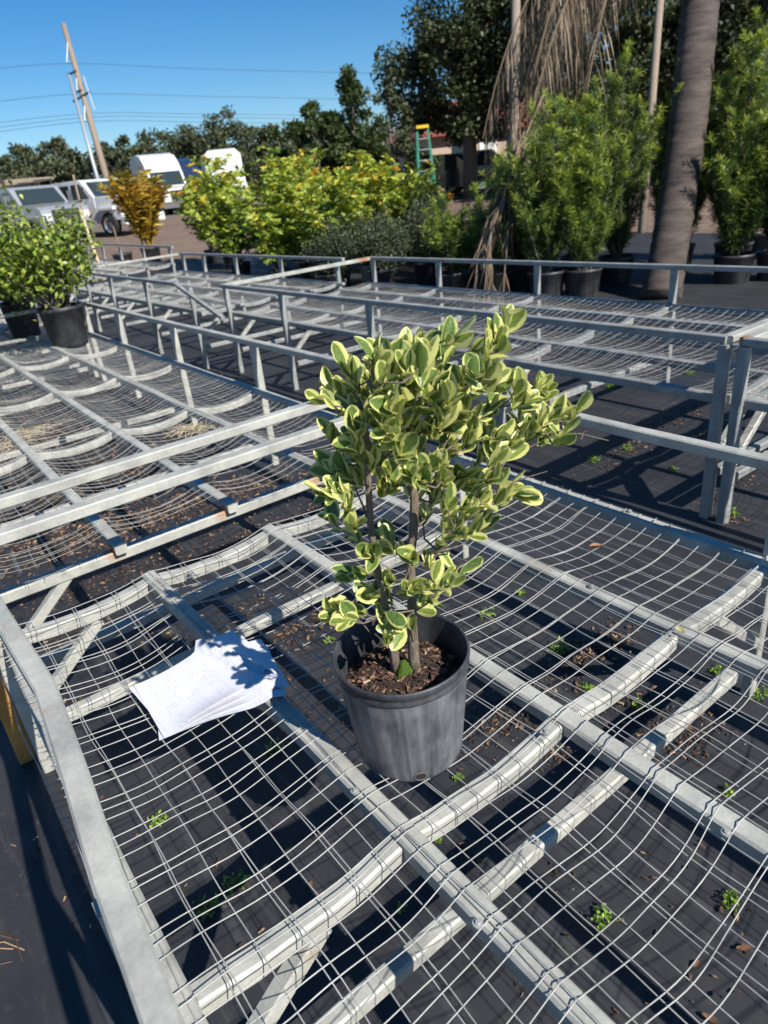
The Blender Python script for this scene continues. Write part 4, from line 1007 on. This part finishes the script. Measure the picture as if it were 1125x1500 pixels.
def truck(label, loc, rz, paint, roof_rack=False):
    """crew-cab work truck, nose towards local -y"""
    root = empty('work_truck', loc, label, 'truck', None, rz); W2 = 1.05
    P = M[paint]
    hood = MB().prism([(-3.0, .62), (-3.06, .95), (-3.0, 1.28), (-2.75, 1.40), (-1.62, 1.52), (-1.62, .55), (-1.95, .55), (-2.0, .75), (-2.25, .98), (-2.6, .75), (-2.66, .62)], -W2 * .93, W2 * .93).build('hood', P, root, world=False)
    cab = MB().prism([(-1.62, .5), (-1.64, 1.50), (-1.10, 2.12), (-.9, 2.20), (.75, 2.20), (.85, 2.10), (.9, .5)], -W2 * .95, W2 * .95).build('cab', P, root, world=False)
    ws = MB(); ws.add([(-W2 * .84, -1.635, 1.535), (W2 * .84, -1.635, 1.535), (W2 * .76, -1.155, 2.085), (-W2 * .76, -1.155, 2.085)], [(0, 1, 2, 3)])
    for i in range(4): ws.v[i] = (ws.v[i][0], ws.v[i][1] - .012, ws.v[i][2] + .012)
    ws.build('windshield', M['glass'], root, world=False)
    for s in (-1, 1):
        x = s * (W2 * .95 + .004)
        for (a, b_) in (((-1.38, 1.50), (-.42, 2.05)), ((-.28, 1.50), (.62, 2.05))):
            w_ = MB(); w_.add([(x, a[0], a[1]), (x, b_[0], a[1]), (x, b_[0], b_[1]), (x, a[0] + (.38 if a[0] < -1 else 0), b_[1])], [(0, 1, 2, 3)]); w_.build('side_window', M['glass'], root, world=False)
        MB().box((s * W2 * .74, -3.03, 1.02), (.34, .10, .24)).build('headlight', M['lens'], root, world=False)
        MB().box((s * W2 * .90, -2.98, .98), (.12, .12, .20)).build('indicator', M['amber'], root, world=False)
        mr = MB().box((s * (W2 + .22), -1.35, 1.72), (.20, .10, .40)); mr.path([(s * W2 * .95, -1.35, 1.55), (s * (W2 + .2), -1.35, 1.58)], .04, .04); mr.build('mirror', M['blackpl'] if paint != 'silver_paint' else M['chrome'], root, world=False)
        MB().box((s * W2 * .97, -2.28, 1.06), (.22, .98, .10)).build('fender', P, root, world=False)
        for y in (-2.25, 2.2): wheel(root, (s * W2 * .88, y, .46), .46, .28)
    MB().box((0, -3.05, 1.05), (W2 * 1.05, .08, .42)).build('grille', M['blackpl'], root, world=False)
    for k in range(4): MB().box((0, -3.10, .92 + k * .09), (W2 * 1.0, .03, .03)).build('grille_bar', M['chrome'], root, world=False)
    MB().box((0, -3.16, .58), (W2 * 2.0, .2, .30)).build('bumper', M['chrome'] if paint == 'silver_paint' else P, root, world=False)
    MB().box((0, 1.4, .62), (.9, 5.2, .18)).build('chassis', M['blackpl'], root, world=False)
    MB().box((0, 2.4, 1.05), (W2 * 2.05, 2.9, .7)).build('bed', M['blackpl'] if roof_rack else P, root, world=False)
    if roof_rack:
        rk = MB()
        for x in (-.95, .95): rk.path([(x, -1.0, 2.42), (x, 3.6, 2.42)], .08, .1)
        for y in (-.9, .6, 2.0, 3.5): rk.path([(-.95, y, 2.45), (.95, y, 2.45)], .07, .07)
        for x in (-.95, .95):
            for y in (1.05, 3.5): rk.path([(x, y, .9), (x, y, 2.42)], .07, .07)
            rk.path([(x, -.8, 2.18), (x, -.8, 2.42)], .05, .05)
        rk.build('roof_rack', M['wood'], root, world=False)
    return root
ta = at(62, 352, 26.0); ta.z = ground_z(ta.x, ta.y)
truck('silver work truck with a roof rack parked in the dirt yard', ta + Vector((.4, 3.0, 0)), R(14), 'silver_paint', True)
tb = at(176, 350, 27.5); tb.z = ground_z(tb.x, tb.y)
truck('white crew-cab work truck parked beside the silver one', tb + Vector((0, 3.0, 0)), R(22), 'white_paint')
def semi(label, loc, rz, name='semi_truck', paint='white_paint'):
    root = empty(name, loc, label, 'truck', None, rz); P = M[paint]; W2 = 1.2
    MB().prism([(-3.2, .5), (-3.25, 1.2), (-3.0, 1.55), (-1.7, 1.75), (-1.7, .5)], -W2 * .85, W2 * .85).build('hood', P, root, world=False)
    MB().prism([(-1.7, .5), (-1.7, 1.75), (-1.25, 2.65), (-.9, 3.15), (-.3, 3.65), (.5, 3.85), (1.7, 3.85), (1.85, 3.7), (1.85, .5)], -W2, W2).build('sleeper_cab', P, root, world=False)
    ws = MB(); ws.add([(-W2 * .9, -1.72, 1.80), (W2 * .9, -1.72, 1.80), (W2 * .88, -1.27, 2.66), (-W2 * .88, -1.27, 2.66)], [(0, 1, 2, 3)]); ws.build('windshield', M['glass'], root, world=False)
    for s in (-1, 1):
        x = s * (W2 + .005); w_ = MB(); w_.add([(x, -1.45, 1.8), (x, -.6, 1.8), (x, -.6, 2.5), (x, -1.15, 2.5)], [(0, 1, 2, 3)]); w_.build('side_window', M['glass'], root, world=False)
        w2 = MB(); w2.path([(s * W2 * .98, 1.9, 2.0), (s * W2 * .98, 2.35, 2.0)], .04, 3.2); w2.build('side_fairing', P, root, world=False)
        for y in (-2.6, 2.6, 3.8): wheel(root, (s * W2 * .85, y, .52), .52, .3)
        MB().box((s * (W2 + .2), -1.5, 2.1), (.16, .1, .6)).build('mirror', M['blackpl'], root, world=False)
    MB().box((0, -3.25, .6), (W2 * 2, .2, .4)).build('bumper', M['chrome'], root, world=False)
    MB().box((0, -3.2, 1.1), (W2 * .9, .16, .7)).build('grille', M['blackpl'], root, world=False)
    MB().box((0, 3.0, .8), (.9, 4, .2)).build('chassis', M['blackpl'], root, world=False)
s1 = at(243, 300, 48.0); s1.z = ground_z(s1.x, s1.y)
semi('white semi truck with a tall roof fairing behind the golden palm', s1, R(-4))
s3 = at(296, 300, 48.0); s3.z = ground_z(s3.x, s3.y)
semi('dark navy semi truck standing between the two white ones', s3 + Vector((0, 3, -.3)), R(15), 'semi_truck', 'navy_paint')
s2 = at(335, 300, 47.0); s2.z = ground_z(s2.x, s2.y)
bt = empty('box_truck', s2, 'white box truck showing above the schefflera tops', 'truck', None, R(-20))
bb = MB(); bb.path([(0, -1.5, 2.05), (0, 2.2, 2.05)], 2.4, 2.9, .14); bb.build('cargo_box', M['white_paint'], bt, world=False)
MB().prism([(-3.1, .5), (-3.2, 1.3), (-2.6, 1.5), (-2.3, 2.3), (-1.6, 2.4), (-1.6, .5)], -1.1, 1.1).build('cab', M['white_paint'], bt, world=False)
for s in (-1, 1):
    for y in (-2.5, 1.4): wheel(bt, (s * .98, y, .46), .46, .28)
MB().box((0, 0, .6), (.9, 5, .2)).build('chassis', M['blackpl'], bt, world=False)
def car(label, loc, rz, paint, name='parked_car'):
    root = empty(name, loc, label, 'car', None, rz); W2 = .9; P = M[paint]
    MB().prism([(-2.2, .35), (-2.25, .65), (-2.1, .88), (-1.0, 1.0), (1.9, 1.02), (2.25, .9), (2.25, .35)], -W2, W2).build('body', P, root, world=False)
    MB().prism([(-1.15, .99), (-.35, 1.55), (1.2, 1.58), (2.0, 1.01)], -W2 * .86, W2 * .86).build('cabin', M['glass'], root, world=False)
    MB().prism([(-.38, 1.55), (-.3, 1.60), (1.1, 1.63), (1.25, 1.58)], -W2 * .84, W2 * .84).build('roof', P, root, world=False)
    for s in (-1, 1):
        MB().box((s * .62, -2.2, .72), (.4, .12, .16)).build('headlight', M['lens'], root, world=False)
        for y in (-1.4, 1.4): wheel(root, (s * W2 * .92, y, .34), .34, .22)
for (px, py, dp, rz, pn, lab) in [(650, 275, 29, 60, 'dark_paint', 'dark car parked below the oak'), (712, 262, 30, 40, 'white_paint', 'white car parked in front of the red-roofed house')]:
    c = at(px, py, dp); c.z = ground_z(c.x, c.y); car(lab, c, R(rz), pn)

# ------------------------------------------------------------------ ladder
lp = at(626, 300, 23.0); lp.z = ground_z(lp.x, lp.y)
lad = empty('step_ladder', lp, 'green fibreglass step ladder with a yellow top cap, standing behind the scheffleras', 'ladder', None, math.atan2(RGT.y, RGT.x))
LH = 2.5
for s in (-1, 1):
    MB().path([(s * .30, -.55, 0), (s * .17, 0, LH)], .08, .04, up=(0, 1, 0)).build('side_rail', M['green_fibre'], lad, world=False)
    MB().path([(s * .32, .55, 0), (s * .18, .03, LH)], .05, .03, up=(0, 1, 0)).build('rear_rail', M['green_fibre'], lad, world=False)
for k in range(1, 8):
    t = k / 8; MB().box((0, -.55 * (1 - t), LH * t), ((.30 - .13 * t) * 2, .09, .035)).build('step', M['alu'], lad, world=False)
    if k % 2: MB().box((0, .55 * (1 - t) + .03 * t, LH * t), ((.32 - .14 * t) * 2, .03, .03)).build('rear_brace', M['alu'], lad, world=False)
MB().box((0, 0, LH + .03), (.40, .24, .09)).build('top_cap', M['yellow_pl'], lad, world=False)

# ------------------------------------------------------------------ house
hp = at(716, 262, 38.0); hp.z = ground_z(hp.x, hp.y)
hs = empty('house', hp, 'low house with a red roof seen past the oak trunk', 'house', None, math.atan2(RGT.y, RGT.x) + .25)
MB().box((0, 0, 1.2), (9, 6, 2.5), ch=.01).build('wall', M['tanwall'], hs, world=False)
rf = MB(); rf.add([(-5, -3.5, 2.4), (5, -3.5, 2.4), (5, 3.5, 2.4), (-5, 3.5, 2.4), (-3.2, 0, 4.0), (5, 0, 4.0), (-5, -3.5, 2.3), (5, -3.5, 2.3), (5, 3.5, 2.3), (-5, 3.5, 2.3)],
       [(0, 1, 5, 4), (2, 3, 4, 5), (3, 0, 4), (1, 2, 5), (0, 6, 7, 1), (1, 7, 8, 2), (2, 8, 9, 3), (3, 9, 6, 0), (9, 8, 7, 6)])
rf.build('roof', M['redroof'], hs, world=False)
for x in (-2.8, 0.2, 2.8):
    wn = MB().box((x, -3.01, 1.35), (1.1, .06, 1.0), ch=.02).build('window', M['glass'], hs, world=False)
    MB().box((x, -3.05, .80), (1.3, .1, .08)).build('sill', M['white_paint'], wn, world=False)
MB().box((-1.4, -3.02, 1.0), (.95, .06, 2.0), ch=.02).build('door', M['white_paint'], hs, world=False)

# ------------------------------------------------------------------ trees
def tree(name, label, group, base, top, halfw, crown_lo, m, nl, ls, clump, trunk_r=.2, seed=0, sparse=1.0, shape=.9):
    r = random.Random(seed); g2 = np.random.default_rng(seed)
    root = empty(name, base, label, 'tree', group); bx, by, bz = base
    H_ = top - bz; z0 = bz + crown_lo
    tk = MB(); cz = z0 + (top - z0) * .55
    tk.tube([(bx, by, bz - .1), (bx + .05, by, bz + H_ * .25), (bx - .04, by + .05, cz)], [trunk_r * 1.25, trunk_r, trunk_r * .45], 9)
    P = []; 
    for k in range(clump):
        for _ in range(50):
            u = r.uniform(-1, 1); v = r.uniform(-1, 1); h = r.random()
            prof = math.sin(math.pi * min(1, max(0, .12 + .86 * h ** shape))) ** .6
            if u * u + v * v < prof * prof: break
        c = Vector((bx + u * halfw, by + v * halfw, z0 + (top - z0) * h))
        c.z -= .05 * halfw
        if k < 26:
            tk.tube([(bx, by, min(c.z - .3 * halfw, cz) if c.z - .3 * halfw > bz + H_ * .2 else bz + H_ * .22), Vector((bx, by, c.z)).lerp(c, .5) - Vector((0, 0, .12 * halfw)), c], [trunk_r * .4, trunk_r * .22, .02], 5, False)
        rad = halfw * r.uniform(.13, .27) * (.8 + .4 * prof)
        n = int(nl / clump * r.uniform(.6, 1.4) * sparse)
        d = g2.normal(size=(n, 3)); d /= np.linalg.norm(d, axis=1, keepdims=True)
        d *= (rad * g2.random((n, 1)) ** .45); d[:, 2] *= .72
        P.append(np.array(c)[None] + d)
    tk.build('trunk', M['bark'], root, True)
    P = np.concatenate(P); n = len(P)
    v, q, _ = leaves(P, rdir(n, .1), g2.uniform(.7, 1.3, n) * ls, g2.uniform(.5, .8, n) * ls)
    np_mesh('crown', v, q, m, root)
    return root
def tree_px(name, label, group, px, ytop, hw_px, ybase, depth, crown_frac, m, nl, ls, clump, seed, trunk_r=.2, sparse=1.0, shape=.9):
    b = at(px, ybase, depth); z = ground_z(b.x, b.y)
    tpz = at(px, ytop, depth).z
    tree(name, label, group, (b.x, b.y, z), tpz, hw_px / F * depth, (tpz - z) * crown_frac, m, nl, ls, clump, trunk_r, seed, sparse, shape)
far_l = 'dark green tree in the far tree line behind the yard'
for i, (px, yt, hw, dp) in enumerate([(-30, 225, 50, 66), (28, 224, 48, 64), (98, 203, 42, 62), (165, 208, 40, 68), (240, 188, 52, 64), (300, 205, 40, 70), (400, 178, 42, 66), (450, 185, 40, 66), (200, 200, 40, 72), (60, 214, 40, 72), (560, 180, 60, 64), (500, 175, 55, 68), (620, 170, 60, 66)]):
    tree_px('far_tree', far_l, 'far tree line', px, yt, hw * 1.25, 300, dp, .03, M['farleaf'], 11000, .34, 90, 100 + i, .3)
tree_px('far_tree', 'broad domed tree rising highest in the far tree line, above the box truck', None, 335, 161, 62, 300, 62, .1, M['farleaf'], 15000, .28, 100, 130, .35)
tree_px('oak_tree', 'big dark oak with a bare trunk standing behind the green ladder', None, 690, -22, 108, 290, 27, .30, M['oak'], 34000, .16, 130, 140, .26)
tree_px('oak_tree', 'dark oak behind the hanging dead fronds', None, 850, -70, 120, 260, 25, .22, M['oak'], 30000, .17, 120, 141, .24)
tree_px('oak_tree', 'dark oak past the palm trunk', None, 1090, -90, 140, 230, 24, .12, M['oak'], 30000, .17, 120, 142, .24)
tree_px('oak_tree', 'dark oak between the other oaks, behind the palm trunk', None, 980, -40, 100, 230, 30, .1, M['oak'], 24000, .18, 110, 148, .24)
tree_px('young_tree', 'bushy green tree standing behind the scheffleras', None, 475, 146, 46, 300, 21, .15, M['midleaf'], 11000, .13, 60, 143, .1)
tree_px('young_tree', 'taller narrow green tree with loose top, behind the scheffleras', None, 532, 106, 50, 300, 22, .12, M['midleaf'], 13000, .12, 100, 144, .1, 1.0, .72)
tree_px('young_tree', 'thin sparse pale tree next to the narrow one', None, 582, 120, 30, 300, 24, .25, M['farleaf'], 2200, .14, 34, 145, .07)
tree_px('young_tree', 'low bushy tree left of the bushy green one, behind orange leaves', None, 425, 190, 32, 300, 22, .15, M['midleaf'], 7000, .13, 44, 146, .09)
tree_px('young_tree', 'dark low tree filling the gap behind the ladder', None, 610, 200, 40, 300, 26, .12, M['oak'], 9000, .14, 50, 147, .1)

# ------------------------------------------------------------------ utility pole and lines
p0 = at(160, 275, 58.0); p1 = at(93, 36, 58.0)
p0 = p0 + (p0 - p1) * ((p0.z - ground_z(p0.x, p0.y) + .3) / (p1.z - p0.z))
pole = empty('utility_pole', (p0.x, p0.y, ground_z(p0.x, p0.y)), 'leaning wooden utility pole with a grey steel strut beside it', 'utility pole')
MB().tube([p0, (p0 + p1) / 2, p1], [.30, .26, .20], 12).build('pole', M['wood'], pole, True)
q1 = at(101, 110, 57.6); q0 = at(141, 255, 57.6); q0 = q0 + (q0 - q1) * ((q0.z - ground_z(q0.x, q0.y) + .3) / (q1.z - q0.z))
MB().tube([q0, q1], [.18, .12], 10).build('strut', M['polesteel'], pole, True)
for a, b_ in (((99, 110), (112, 104)), ((107, 149), (132, 134)), ((112, 135), (120, 132))):
    MB().path([at(*a, 57.8), at(*b_, 57.8)], .16, .16).build('cross_arm', M['blackpl'], pole)
for a, b_ in (((99, 62), (98, 92)), ((98, 91), (106, 90)), ((123, 178), (130, 176)), ((112, 115), (113, 133)), ((124, 155), (124, 178)), ((122, 112), (139, 162))):
    MB().tube([at(*a, 57.5), at(*b_, 57.5)], .05, 6).build('insulator', M['polesteel'], pole)
for i, (pts) in enumerate([[(-60, 107), (98, 93), (300, 101), (640, 109), (1000, 112)], [(-60, 156), (110, 138), (300, 141), (640, 147), (1000, 148)], [(-60, 187), (130, 166), (300, 167), (640, 170), (1000, 170)], [(-60, 195), (128, 172), (300, 172), (640, 176), (1000, 176)], [(-60, 201), (130, 178), (300, 179), (640, 183), (1000, 184)]]):
    P3 = []
    for (x, y) in pts: P3.append(at(x, y, 58.0 + (x - 120) * (.02 if x > 120 else .0)))
    fine = []
    for k in range(len(P3) - 1):
        for j in range(6):
            t = j / 6; pm = P3[max(k - 1, 0)]; pn = P3[min(k + 2, len(P3) - 1)]
            a, b_ = P3[k], P3[k + 1]
            fine.append(.5 * ((2 * a) + (b_ - pm) * t + (2 * pm - 5 * a + 4 * b_ - pn) * t * t + (3 * a - pm - 3 * b_ + pn) * t ** 3))
    fine.append(P3[-1])
    tag(MB().tube(fine, .016, 5).build('power_line', M['cable'], None), 'thin power line on the leaning utility pole, ' + ['topmost of the five', 'second from the top', 'third from the top', 'fourth from the top', 'lowest of the five'][i], 'power line', 'power lines')
# poles among the trees at the right
for (a, b_, dp, r_, lab) in [((752, 240), (757, -60), 12.5, .085, 'straight grey timber post rising past the hanging dead fronds'), ((955, 150), (972, -60), 13.5, .075, 'slim grey timber post seen just before the palm trunk')]:
    x0 = at(*a, dp); x1 = at(*b_, dp); x0 = x0 + (x0 - x1) * ((x0.z - ground_z(x0.x, x0.y) + .1) / (x1.z - x0.z))
    tag(MB().tube([x0, (x0 + x1) / 2, x1], [r_, r_, r_ * .95], 10).build('timber_post', M['wood'], None, True), lab, 'post')
